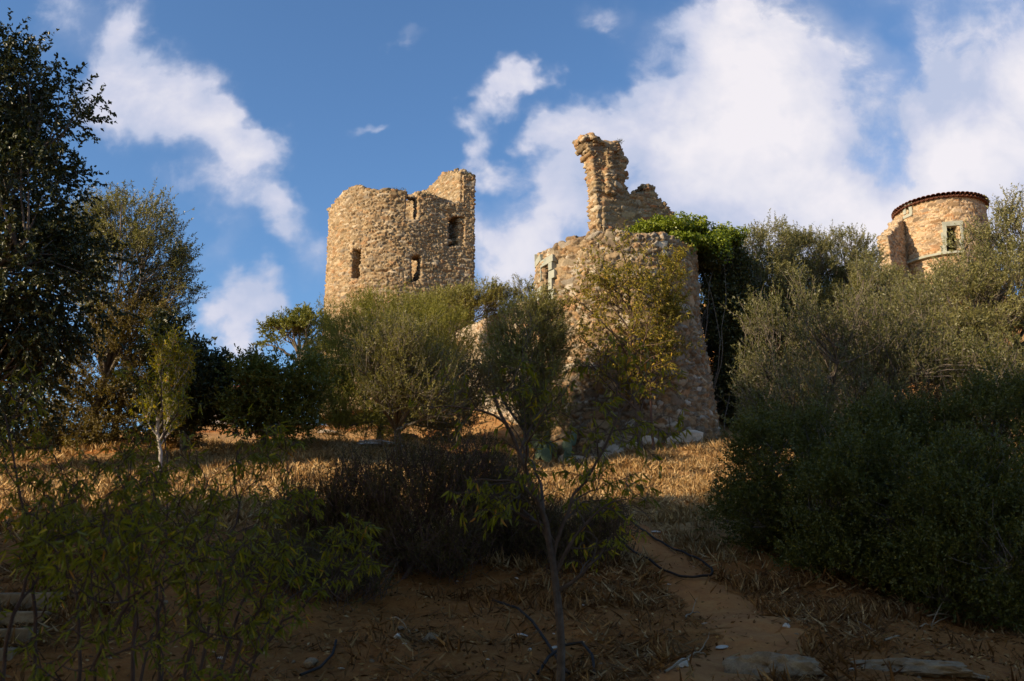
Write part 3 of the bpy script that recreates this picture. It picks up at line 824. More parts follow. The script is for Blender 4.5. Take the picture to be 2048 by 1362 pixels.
def build_rocks():
    r = random.Random(8)
    small = [rock_mesh('stone', 20 + i, M_ROCK if i % 2 else M_WHITE, r.uniform(.4, .7), 2) for i in range(6)]
    def place(name, me, p, s, rot, label, cat='stone', group=None, sink=.3):
        o = bpy.data.objects.new(name, me); COL.objects.link(o)
        o.scale = (s, s * r.uniform(.8, 1.1), s * r.uniform(.8, 1.1)) if not isinstance(s, tuple) else s
        o.rotation_euler = (r.uniform(-.2, .2), r.uniform(-.2, .2), rot); o.location = (p[0], p[1], p[2] + (s if not isinstance(s, tuple) else s[2]) * .5 * (1 - 2 * sink))
        tag(o, label, cat, group); return o
    # individually visible ones (photo px)
    for px, py, s, lab in [(1312, 1068, .11, 'pale flat stone beside the black hose loop'), (1345, 1106, .06, 'small pale stone lying inside the loop of hose'),
                           (1443, 1298, .08, 'pale rounded stone beside the lower end of the path'), (1363, 1338, .13, 'pale blocky stone beside a dead stick at the foot of the slope'),
                           (1572, 1257, .07, 'small pale stone right of the bend in the path'),
                           (795, 1280, .09, 'squarish stone in the shaded dirt below the scrub'), (620, 1333, .10, 'orange-brown square stone at the lower edge left of the almond'),
                           (860, 1283, .09, 'angular stone right of the pair below the scrub'), (798, 1262, .07, 'small brown stone resting against the squarish one'),
                           (1044, 1276, .08, 'pale stone a little left of the almond trunk'), (1110, 1300, .05, 'small grey stone at the foot of the almond trunk'),
                           (1075, 1270, .06, 'small grey-white stone uphill of the almond foot')]:
        p = hit(px, py); place('stone', small[r.randrange(6)], p, s, r.uniform(0, 3), lab, 'stone', 'pale stones lying on the slope')
    for k in range(95):
        px = r.uniform(200, 1950); py = r.uniform(1130, 1362) if k > 25 else r.uniform(900, 1100)
        p = hit(px, py); place('pebble', small[r.randrange(6)], p, r.uniform(.014, .042) * (p[1] / 9) ** .5, r.uniform(0, 3), 'small pebble half sunk in the dirt of the slope', 'pebble', 'pebbles scattered over the dirt')
    # outcrops
    oc = rock_mesh('rock', 50, M_ROCK, .4, 4, .9); oc2 = rock_mesh('rock', 51, M_WHITE, .4, 4, .8)
    p = hit(1560, 1352); place('limestone_outcrop', oc, p, (.42, .3, .42), .1, 'rough limestone outcrop at the lower edge right of the path', 'rock', sink=.45)
    p = hit(1840, 1345); place('limestone_outcrop', oc, p, (.52, .28, .26), -.15, 'long low pale rock ledge under the dark bushes at lower right', 'rock', sink=.45)
    p = hit(640, 1075); place('pale_boulder', oc2, p, (.8, .5, .45), .3, 'pale grey boulder showing behind the dark scrub', 'boulder')
    p = hit(355 + 340, 922); place('lichen_rock', oc, p, (.45, .3, .2), 0, 'low greyish rock in the sunlit straw left of the olive foot', 'rock')
    p = hit(815, 885); place('boulder', oc, p, (.5, .4, .55), .8, 'grey boulder just behind the foot of the V-shaped olive', 'boulder')
    p = hit(760, 893); place('boulder', oc2, p, (.8, .4, .25), .2, 'low flat rock left of the foot of the V-shaped olive', 'boulder')
    p = hit(655, 868); place('boulder', oc2, p, (.5, .3, .25), .2, 'small pale boulder in the shade under the domed bush', 'boulder')
    # pale blocks at the foot of the bastion
    wb = [rock_mesh('block', 60 + i, M_WHITE, .8, 2, .2) for i in range(3)]
    for px, py, s, lab in [(1388, 872, .42, 'largest white limestone block at the right of the row below the round bastion'), (1352, 874, .26, 'white block next to the largest one below the bastion'),
                           (1300, 884, .26, 'white block right of the young almond trunk below the bastion'), (1268, 893, .24, 'white block just left of the young almond trunk'),
                           (1212, 903, .22, 'white block half hidden by leaves in the row below the bastion'), (1150, 922, .30, 'white block right of the prickly pear'),
                           (1125, 935, .24, 'lowest white block in front of the prickly pear'), (1235, 900, .20, 'small white block in the middle of the row below the bastion'),
                           (1182, 912, .22, 'small white block between the prickly pear and the almond')]:
        bb = min(np.linspace(math.pi, 2 * math.pi, 400), key=lambda t: abs(proj((BC[0] + 3.95 * math.cos(t), BC[1] + 3.95 * math.sin(t), 5.5))[0] - px))
        x, y = BC[0] + (3.72 + s * .35) * math.cos(bb), BC[1] + (3.72 + s * .35) * math.sin(bb); p = np.array([x, y, gz(x, y)])
        place('limestone_block', wb[r.randrange(3)], p, (s * 1.25, s * .85, s * .95), r.uniform(-.3, .3), lab, 'stone block', 'white limestone blocks below the bastion', .0)




def build_bastion():
    rng = random.Random(12)
    C, R = BC, BR
    ztop = zat(472, C[0], C[1] - R)
    n = 96; a = np.linspace(0, 2 * math.pi, n + 1)
    outer = np.stack([C[0] + R * np.cos(a), C[1] + R * np.sin(a)], 1); inner = np.stack([C[0] + (R - .95) * np.cos(a), C[1] + (R - .95) * np.sin(a)], 1)
    mb = MB()
    OX = [1060, 1080, 1110, 1150, 1180, 1230, 1300, 1340, 1420]; OY = [528, 512, 492, 476, 467, 466, 470, 476, 500]

    def top(i, p):
        if p[1] > C[1] + .6: return ztop - .2
        px, _ = proj((p[0], p[1], ztop)); return zat(float(np.interp(px, OX, OY)), p[0], p[1])
    hol = [(1088, 1102, 533, 600, lambda m: m[1] < C[1] + 1.5 and m[0] < C[0])]
    path_wall(mb, outer, inner, 4.6, top, hol, .125, rng, .12, .35, 3.1)
    # fill behind the shell up to just below the rim
    ring = [(C[0] + (R - .8) * math.cos(t), C[1] + (R - .8) * math.sin(t)) for t in a[:-1:4]]
    m_ = len(ring)
    mb.add([(x, y, 4.6) for x, y in ring] + [(x, y, ztop - 1.9) for x, y in ring], [tuple(range(m_))[::-1], tuple(range(m_, 2 * m_))] + [(i, (i + 1) % m_, m_ + (i + 1) % m_, m_ + i) for i in range(m_)])
    ring2 = [(C[0] + (R - .8) * math.cos(t) * (1 if math.cos(t) > -.3 else .6), C[1] + (R - .8) * math.sin(t)) for t in a[:-1:4]]
    mb.add([(x, y, ztop - 2.2) for x, y in ring2] + [(x, y, ztop - .35) for x, y in ring2], [tuple(range(m_))[::-1], tuple(range(m_, 2 * m_))] + [(i, (i + 1) % m_, m_ + (i + 1) % m_, m_ + i) for i in range(m_)])
    rim_rocks(mb, [(*(o * .75 + i * .25), top(k, o) - .02) for k, (o, i) in enumerate(zip(outer, inner))], rng, .10, .20, .8)
    # spreading footing
    for k in range(48, 96):
        if rng.random() < .5:
            o = outer[k]; s = rng.uniform(.15, .28); d = (o - C) / R
            zz = gz(*(o + d * .5)); mb.box((o[0] + d[0] * .25, o[1] + d[1] * .25, zz + rng.uniform(0, .5)), (s, s * .8, s * .6), rng.uniform(0, 3), jit=.08, rng=rng)
    root = empty('round_bastion', (C[0], C[1], 5.0), 'round bastion of coarse rubble with a grey framed window high on its left', 'castle tower')
    masonry(mb, 'wall', .04, (.31, .31, .17), 31, .09, PAL2, (.20, .13, .075), parent=root, rough=.08, edge=.10)
    # grey dressed window surround following the curve
    fr = MB()
    def radial(px, py, dr):
        # outer-surface point that shows at px,py on the left flank
        best = None
        for t in np.linspace(math.pi * .88, math.pi * 1.35, 300):
            x, y = C[0] + (R + dr) * math.cos(t), C[1] + (R + dr) * math.sin(t); z = zat(py, x, y)
            k = abs(proj((x, y, z))[0] - px)
            if best is None or k < best[0]: best = (k, t, z)
        return best[1], best[2]
    def piece(pa, pb, ya, yb, nseg=4):
        ta, _ = radial(pa, (ya + yb) / 2, 0); tb_, _ = radial(pb, (ya + yb) / 2, 0)
        for s in range(nseg):
            t0, t1 = ta + (tb_ - ta) * s / nseg, ta + (tb_ - ta) * (s + 1) / nseg - .004
            P = lambda t, r_: (C[0] + r_ * math.cos(t), C[1] + r_ * math.sin(t))
            tm = (t0 + t1) / 2; xm, ym = P(tm, R); z0, z1 = zat(yb, xm, ym), zat(ya, xm, ym)
            q = [P(t0, R + .13), P(t1, R + .13), P(t1, R - .5), P(t0, R - .5)]
            fr.hexa([(*c_, z0) for c_ in q], [(*c_, z1) for c_ in q])
    piece(1079, 1088, 530, 552, 1); piece(1079, 1088, 553, 575, 1); piece(1080, 1088, 576, 600, 1)
    piece(1102, 1109, 526, 541, 1); piece(1102, 1114, 542, 558, 1); piece(1102, 1109, 559, 580, 1); piece(1102, 1113, 581, 600, 1)
    piece(1079, 1111, 516, 529.5, 3)
    fr.build('window_frame', M_GREY, root, bevel=.012)


def build_ruined_wall():
    rng = random.Random(5)
    al = math.radians(24); e = np.array([math.cos(al), math.sin(al)]); nrm = np.array([math.sin(al), -math.cos(al)])
    A = at(1206, 440, 32.4)[:2]
    mb = MB(); N = 64; step = .075
    S = np.array([A + e * step * k for k in range(N)]); Si = S - nrm * .70
    OX = [1150, 1172, 1200, 1240, 1251, 1252.5, 1258, 1275, 1290, 1293, 1298, 1309, 1314, 1322, 1334, 1350, 1370, 1400]
    OY = [283, 282, 282, 286, 318, 380, 384, 386, 389, 380, 374, 376, 392, 402, 418, 432, 452, 480]
    zb = zat(480, *A) - .5; zr = zat(380, *A)

    def top(i, p):
        px, _ = proj((p[0], p[1], zr)); return zat(float(np.interp(px, OX, OY)), p[0], p[1])
    path_wall(mb, S, Si, zb, top, (), .02, rng, .16)
    # left pier leans out as it rises, with overhanging head
    zt = zat(279, *A)
    H = zt - zb
    for k in range(34):
        z0 = zb + H * k / 34; f = k / 34
        lean = -.02 - .28 * f - (.0 if k < 29 else (k - 28) * .055); w_ = .2 + lean * -.5 + rng.uniform(-.02, .04)
        c = A + e * (lean + w_ * .5) - nrm * .32
        mb.box((c[0], c[1], z0 + H / 68), (w_, .32 + rng.uniform(-.03, .04), H / 60), al, jit=.05, rng=rng)
    # thicker, stepped head
    for k in range(60):
        u = rng.uniform(-.62, .80); zz = zt - rng.random() ** 1.5 * .55 - (max(0, u) * .12)
        c = A + e * u - nrm * rng.uniform(-.06, .7)
        if u < -.3 and zz < zt - .38: continue
        s = rng.uniform(.09, .16); mb.box((c[0], c[1], zz), (s, s * .8, s * .45), rng.uniform(0, 3), jit=.06, rng=rng)
    # projecting stub up the left third of the face
    for k in range(20):
        z0 = zat(300 + k * 4.5, *A); w_ = .12 if k < 9 else .2 - (k - 9) * .004
        c = A + e * (.30 + w_ * .5 * (0 if k < 9 else .2)) + nrm * .03
        mb.box((c[0], c[1], z0), (w_ + rng.uniform(-.03, .03), .14, .07), al, jit=.05, rng=rng)
    # broken right edge stones
    for (px, y0, y1, s0) in [(1250, 300, 385, .11), (1298, 374, 390, .12), (1330, 400, 450, .12)]:
        for _ in range(14):
            i = min(range(N), key=lambda k: abs(proj((S[k][0], S[k][1], zr))[0] - px)); q = S[i] - nrm * rng.uniform(.05, .7) + e * rng.uniform(-.1, .1)
            mb.box((q[0], q[1], zat(rng.uniform(y0, y1), *q)), (s0, s0 * .8, s0 * .6), rng.uniform(0, 3), jit=.08, rng=rng)
    root = empty('ruined_wall', (A[0], A[1], zb), 'tall jagged stub of broken wall with overhanging top, standing on the round bastion', 'ruined wall')
    masonry(mb, 'wall', .038, (.30, .30, .11), 57, .075, np.concatenate([PAL, PAL[4:5] * np.array([1.1, .8, .7])]), (.30, .20, .11), parent=root, rough=.09)
    V, F, T_ = leaf_cloud([(at(1240, 283, 32.9), np.array([.12, .12, .10])), (at(1228, 288, 32.8), np.array([.2, .15, .05]))], 160, .09, .02, 6)
    mesh_np('wall_plants', V, F, M_DARK, {'tint': ('FLOAT', T_)}, parent=root)['kind'] = 'stuff'


def build_curtain():
    rng = random.Random(9)
    P0 = np.array([BC[0] - BR + .15, BC[1] + .9]); 
    pts = np.array([P0, at(1000, 650, 37.5)[:2], at(955, 660, 39.5)[:2], at(918, 680, 41.5)[:2], at(912, 700, 44)[:2]])
    o = dens(pts, .3); d = norm(np.gradient(o, axis=0)); nn = np.stack([d[:, 1], -d[:, 0]], 1) * -1
    i = o + np.where((nn[:, 1:] > 0), nn, -nn) * .6
    OX = [900, 918, 925, 950, 985, 1010, 1040, 1080, 1120]; OY = [668, 660, 655, 645, 628, 618, 606, 596, 590]

    def top(k, p):
        z = zat(640, *p); px, _ = proj((p[0], p[1], z)); return zat(float(np.interp(px, OX, OY)), p[0], p[1])
    mb = MB(); path_wall(mb, o, i, 5.0, top, (), 0, rng, .05)
    root = empty('curtain_wall', (pts[1][0], pts[1][1], 6), 'low rendered curtain wall behind the olive between keep and bastion', 'wall')
    masonry(mb, 'wall', .08, (.5, .5, .2), 71, .035, PAL2 * .9, (.50, .40, .29), parent=root, rough=.06)


def build_far_tower():
    rng = random.Random(21)
    Y = 60.0
    pl, pr = at(1791, 430, Y), at(1969, 430, Y)
    # solve radius and centre so that the silhouettes show at px 1791 / 1969
    R = 3.1; cx = (pl[0] + pr[0]) / 2
    R = (pr[0] - pl[0]) / 2 * .905
    C = np.array([cx, Y])
    n = 100; a = np.linspace(0, 2 * math.pi, n + 1)
    zr = zat(392, C[0], C[1] - R)       # rim height from its front
    outer = np.stack([C[0] + R * np.cos(a), C[1] + R * np.sin(a)], 1); inner = np.stack([C[0] + (R - .7) * np.cos(a), C[1] + (R - .7) * np.sin(a)], 1)
    fr = lambda m: m[1] < C[1]
    mb = MB(); zb = zat(640, *C)
    path_wall(mb, outer, inner, zb, lambda i, p: zr, [(1893, 1920, 452, 503, lambda m: m[1] < C[1] and False)], .03, rng, 0)
    # openings built by leaving blocks out
    mb = MB()
    def flat(px0, px1, py0, py1): return (px0, px1, py0, py1, fr)
    path_wall(mb, outer, inner, zb, lambda i, p: zr, [flat(1891, 1921, 449, 512), flat(1812.5, 1821, 413, 430)], .03, rng, 0, 0.)
    root = empty('roofed_tower', (C[0], C[1], zb), 'small round tower with tiled eave and stone framed window at far right', 'castle tower')
    masonry(mb, 'wall', .06, (.38, .38, .15), 91, .06, PAL * np.array([1.08, 1.0, .95]), (.50, .36, .23), parent=root, rough=.05)
    # shallow conical roof with canal tiles
    rf = MB(); K = 62; Ro = R + .30; za = zr + .12; apex = (C[0], C[1], zr + .75)
    for k in range(K):
        t0 = 2 * math.pi * k / K; dt = 2 * math.pi / K
        for (off, r_, lift) in ((0, .5, .0), (.5, .5, -.075)):
            tc = t0 + off * dt
            # barrel tile: arc section from eave to apex
            sec = 6; Vv = []
            for (rad, z, w) in ((Ro + (0 if off == 0 else -.05) + rng.uniform(-.02, .02), za, .17), (R * .25, zr + .62, .05)):
                for s in range(sec + 1):
                    ph = math.pi * s / sec; lx = math.cos(ph) * w; lz = math.sin(ph) * w * .75 * (1 if off == 0 else -1)
                    Vv.append((C[0] + math.cos(tc) * rad - math.sin(tc) * lx, C[1] + math.sin(tc) * rad + math.cos(tc) * lx, z + lz + lift))
            m_ = sec + 1
            th = [(x, y, z - .022) for (x, y, z) in Vv]
            rf.add(Vv + th, [(s, s + 1, m_ + s + 1, m_ + s) for s in range(sec)] + [(2 * m_ + s, 3 * m_ + s, 3 * m_ + s + 1, 2 * m_ + s + 1) for s in range(sec)] +
                   [(s, 2 * m_ + s, 2 * m_ + s + 1, s + 1) for s in range(sec)])
    rf.build('roof', M_TILE, root)
    ev = MB()  # mortar course under the tiles
    ring = lambda r_, z: [(C[0] + r_ * math.cos(t), C[1] + r_ * math.sin(t), z) for t in a[:-1:2]]
    m_ = 50; ev.add(ring(R + .02, zr - .1) + ring(R + .16, zr + .06) + ring(.3, zr + .5), [(i, (i + 1) % m_, m_ + (i + 1) % m_, m_ + i) for i in range(m_)] + [(m_ + i, m_ + (i + 1) % m_, 2 * m_ + (i + 1) % m_, 2 * m_ + i) for i in range(m_)])
    ev.build('eave_course', M_TILE, root)
    # dressed surrounds
    def surf(px, py, dr=0):
        best = None
        for t in np.linspace(math.pi, 2 * math.pi, 700):
            x, y = C[0] + (R + dr) * math.cos(t), C[1] + (R + dr) * math.sin(t); z = zat(py, x, y); k = abs(proj((x, y, z))[0] - px)
            if best is None or k < best[0]: best = (k, t, z)
        return best[1], best[2]
    def frame(name, pieces, out_=.09, deep=.35):
        f = MB()
        for (p0, p1, y0, y1) in pieces:
            ta, _ = surf(p0, (y0 + y1) / 2); tb_, _ = surf(p1, (y0 + y1) / 2); P = lambda t, r_: (C[0] + r_ * math.cos(t), C[1] + r_ * math.sin(t))
            xm, ym = P((ta + tb_) / 2, R); z0, z1 = zat(y1, xm, ym), zat(y0, xm, ym)
            bt = .03 * (zr - (z0 + z1) / 2)
            q = [P(ta, R + out_ + bt), P(tb_, R + out_ + bt), P(tb_, R - deep), P(ta, R - deep)]
            f.hexa([(*c_, z0) for c_ in q], [(*c_, z1) for c_ in q])
        return f.build(name, M_GREY, root, bevel=.015)
    frame('window_frame', [(1884, 1924, 443, 452), (1885, 1893.5, 452.4, 465), (1882, 1893.5, 465.4, 478), (1885, 1893.5, 478.4, 492), (1883, 1893.5, 492.4, 512), (1919.5, 1925, 452.4, 480), (1919.5, 1926, 480.4, 512)])
    frame('slit_frame', [(1808, 1826, 405, 413), (1808, 1813.6, 413.3, 429), (1819.8, 1826, 413.3, 429), (1808, 1826, 429.3, 435)], .10, .3)
    # ledge
    lg = MB()
    ts = [surf(p, 522)[0] for p in (1822, 1840, 1860, 1880, 1900, 1925)]
    zl = zat(526, *C) - .25
    zl = surf(1825, 528)[1]
    for t0, t1 in zip(ts[:-1], ts[1:]):
        P = lambda t, r_: (C[0] + r_ * math.cos(t), C[1] + r_ * math.sin(t)); q = [P(t0, R + .42), P(t1, R + .42), P(t1, R - .1), P(t0, R - .1)]
        lg.hexa([(*c_, zl) for c_ in q], [(*c_, zl + .16) for c_ in q])
    lg.build('ledge', M_GREY, root, bevel=.01)
    # ragged spur wall against the left flank
    sp = MB(); t0 = surf(1800, 500)[0]
    A0 = np.array([C[0] + R * math.cos(t0), C[1] + R * math.sin(t0)]); tgt = at(1768, 520, Y - 3.2)[:2]; e = norm(tgt - A0); nn = np.array([-e[1], e[0]])
    Ls = np.linalg.norm(tgt - A0); S = np.array([A0 + e * (Ls * k / 16 - .3) for k in range(17)])
    OX = [1766, 1772, 1778, 1784, 1790, 1800, 1815]; OY = [486, 482, 470, 462, 460, 448, 430]
    def top(i, p):
        z = zat(470, *p); px, _ = proj((p[0], p[1], z)); return zat(float(np.interp(px, OX, OY)), p[0], p[1])
    path_wall(sp, S + nn * .35, S - nn * .35, zb, top, (), 0, rng, .25)
    rim_rocks(sp, [(*p, top(0, p)) for p in S], rng, .1, .2, .8)
    masonry(sp, 'spur_wall', .06, (.36, .36, .14), 95, .07, PAL, (.50, .36, .23), parent=root, rough=.08)


def build_house():
    p = at(424, 790, 95); x, y, z = p; root = empty('house', (x, y, z - 3), 'tiny white house with red tiled roof glimpsed through the leaves far left of the keep', 'house')
    mb = MB(); mb.box((x, y, z - 1.6), (2.6, 2.2, 1.8), .3); mb.build('wall', M_WHITE, root)
    mb = MB(); c, sn = math.cos(.3), math.sin(.3)
    q = lambda a, b, h: (x + a * c - b * sn, y + a * sn + b * c, z + h)
    mb.add([q(-2.9, -2.5, .12), q(2.9, -2.5, .12), q(2.9, 2.5, .12), q(-2.9, 2.5, .12), q(-2.9, 0, 1.2), q(2.9, 0, 1.2)], [(0, 1, 5, 4), (2, 3, 4, 5), (0, 4, 3), (1, 2, 5), (3, 2, 1, 0)]); mb.build('roof', M_REDTILE, root)
    mb = MB(); mb.box((x + .4 * c + 2.22 * sn, y + .4 * sn - 2.22 * c, z - 1.3), (.4, .04, .55), .3); mb.build('window', M_HOSE, root)


def build_ivy():
    r = np.random.default_rng(14)
    root = empty('ivy', (BC[0] + BR, BC[1], 8), 'mass of bright green ivy spilling over the right rim of the round bastion', 'ivy')
    bl = [blob(1300, 458, 42, 18, 32.2, .7), blob(1345, 455, 48, 18, 32.4, .9), blob(1390, 462, 40, 22, 33, 1.), blob(1440, 474, 42, 18, 33.6, 1.), blob(1320, 446, 30, 12, 32.6, .5),
          blob(1410, 490, 40, 24, 32.6, .9), blob(1465, 490, 26, 20, 34, .8), blob(1365, 478, 34, 12, 31.6, .5)]
    n = 26000
    w = np.array([b[1].prod() ** .67 for b in bl]); k = r.choice(len(bl), n, p=w / w.sum())
    c = np.array([b[0] for b in bl])[k]; s = np.array([b[1] for b in bl])[k]; d = norm(r.normal(size=(n, 3)))
    P = c + d * s * (r.random((n, 1)) ** .3); P += norm(P - c) * ((fbm(P, 1.9, 3, 4) - .55) * 1.7)[:, None]
    D = norm(d * .5 + r.normal(size=(n, 3)) * .6 - np.array([0, 0, .35]))
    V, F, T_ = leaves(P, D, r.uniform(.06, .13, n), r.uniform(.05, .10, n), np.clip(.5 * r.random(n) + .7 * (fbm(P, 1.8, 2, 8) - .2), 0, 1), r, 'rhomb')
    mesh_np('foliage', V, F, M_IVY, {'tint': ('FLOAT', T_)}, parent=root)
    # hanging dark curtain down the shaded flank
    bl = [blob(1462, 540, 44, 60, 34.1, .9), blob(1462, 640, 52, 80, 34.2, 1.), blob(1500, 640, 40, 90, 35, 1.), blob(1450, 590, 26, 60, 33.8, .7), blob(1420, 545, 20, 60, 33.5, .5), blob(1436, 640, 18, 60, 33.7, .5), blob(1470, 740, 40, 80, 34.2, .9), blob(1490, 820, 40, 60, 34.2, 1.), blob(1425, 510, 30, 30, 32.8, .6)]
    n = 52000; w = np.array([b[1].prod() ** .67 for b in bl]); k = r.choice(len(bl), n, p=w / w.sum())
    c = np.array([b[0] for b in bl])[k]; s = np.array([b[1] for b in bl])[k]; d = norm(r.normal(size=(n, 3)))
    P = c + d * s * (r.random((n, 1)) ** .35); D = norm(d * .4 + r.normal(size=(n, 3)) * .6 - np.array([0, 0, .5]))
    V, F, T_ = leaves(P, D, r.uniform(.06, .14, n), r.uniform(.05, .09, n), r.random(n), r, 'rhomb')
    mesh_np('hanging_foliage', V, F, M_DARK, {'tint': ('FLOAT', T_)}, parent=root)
    tb = Tubes(5); rr = np.random.default_rng(3)
    for k in range(14):
        a = at(1400 + rr.uniform(-20, 60), 860, 33.5); b = at(1380 + rr.uniform(-40, 90), 480 + rr.uniform(0, 40), 33.3); tb.add(curve(a, b, .13, rr, 10), np.linspace(.022, .008, 10))
    tb.build('stem', M_BARK, root)


def build_cactus():
    import bmesh
    r = random.Random(4)
    p0 = hit(1110, 925)
    root = empty('prickly_pear', p0, 'grey-green prickly pear cactus by the white blocks left of the bastion foot', 'cactus')
    me = bpy.data.meshes.new('pad'); bm = bmesh.new(); bmesh.ops.create_uvsphere(bm, u_segments=18, v_segments=10, radius=1)
    for v in bm.verts:
        f = (v.co.z + 1) / 2; v.co.x *= .55 + .45 * min(1, f * 1.6) ** .7; v.co.y *= .12
        v.co.z *= 1.0
    for f in bm.faces: f.smooth = True
    bm.to_mesh(me); bm.free(); me.materials.append(M_CACTUS)
    for k in range(15):
        o = bpy.data.objects.new('pad', me); COL.objects.link(o); s = r.uniform(.20, .31)
        o.scale = (s * .72, s, s); o.rotation_euler = (r.uniform(-.4, .4), r.uniform(-.6, .6), r.uniform(-1.2, 1.2))
        lv = k // 6
        o.parent = root; o.location = (r.uniform(-.65, .65), r.uniform(-.3, .3), .18 + lv * .30 + r.uniform(0, .1))


def build_hose():
    tb = Tubes(8)
    pp = [(1240, 1030), (1262, 1052), (1300, 1082), (1345, 1107), (1390, 1125), (1418, 1142), (1427, 1155), (1420, 1163), (1395, 1167), (1355, 1162), (1320, 1150), (1280, 1120), (1235, 1085), (1190, 1068)]
    P = np.array([hit(*q) for q in pp]); t = np.linspace(0, len(P) - 1, 80)
    Q = np.stack([np.interp(t, np.arange(len(P)), P[:, k]) for k in range(3)], 1)
    for _ in range(4): Q[1:-1] = (Q[:-2] + Q[2:] + 2 * Q[1:-1]) / 4
    Q[:, 2] = ground(Q[:, 0], Q[:, 1]) + .075
    tb.add(Q, .017); tag(tb.build('hose', M_HOSE), 'long loop of black irrigation hose lying across the dirt path', 'hose')
    tb = Tubes(8); P = np.array([hit(*q) for q in [(985, 1210), (1035, 1228), (1065, 1255), (1090, 1290), (1112, 1325), (1125, 1350), (1140, 1361)]]); P[:, 2] += .05
    tb.add(P, .014); tag(tb.build('hose', M_HOSE), 'thin black hose running down to the foot of the front almond trunk', 'hose')
    tb = Tubes(8); P = np.array([hit(*q) for q in [(1075, 1361), (1098, 1340), (1130, 1326), (1165, 1322), (1185, 1335), (1190, 1361)]]); P[:, 2] += .05 + np.array([0, .05, .1, .1, .05, 0])
    tb.add(P, .013); tag(tb.build('hose', M_HOSE), 'short arch of black hose rising behind the front almond trunk', 'hose')
    r = np.random.default_rng(6)
    tb = Tubes(6); P = np.array([hit(*q) for q in [(600, 1361), (640, 1345), (665, 1320), (672, 1290)]]); P[:, 2] += .04
    tb.add(P, .012); tag(tb.build('hose', M_HOSE), 'short length of hose curving through the litter at the lower edge', 'hose')
    sticks = [((1770, 1292), (1905, 1240), 'bent dead branch under the dark bush at lower right'), ((1855, 1242), (1912, 1246), 'thin dead twig lying across the bent branch'),
              ((1695, 1222), (1745, 1270), 'upright dry stalk in front of the dark bushes'), ((1372, 1246), (1400, 1235), 'short grey stick lying in the straw left of the path'),
              ((1330, 1361), (1412, 1322), 'long pale stick at the lower edge beside a stone'), ((780, 1250), (820, 1275), 'short dead stick above the stones below the scrub')]
    for a, b, lab in sticks:
        A, B = hit(*a), hit(*b); tb = Tubes(5); q = curve(A, B, .06, r, 9, .04); q[:, 2] += .05
        tb.add(q, np.linspace(.012, .004, 9)); q2 = curve(q[5], q[5] + (q[8] - q[2]) * .5 + np.array([0, 0, .15]), .1, r, 5); tb.add(q2, np.linspace(.006, .002, 5))
        tag(tb.build('dead_stick', M_STICK), lab, 'stick', 'dead sticks lying on the slope')
    # stone steps in the lower left corner
    p = hit(60, 1255); root = empty('stone_steps', p, 'grey stone steps half hidden behind leaves in the lower left corner', 'steps')
    for k in range(4):
        mb = MB(); c = (p[0] - .25 - k * .1, p[1] - .75 + k * .42, p[2] - .20 + k * .14); mb.box(c, (.52, .24, .06), .28, jit=.06, rng=random.Random(k)); mb.build('step', M_ROCK, root, bevel=.02)


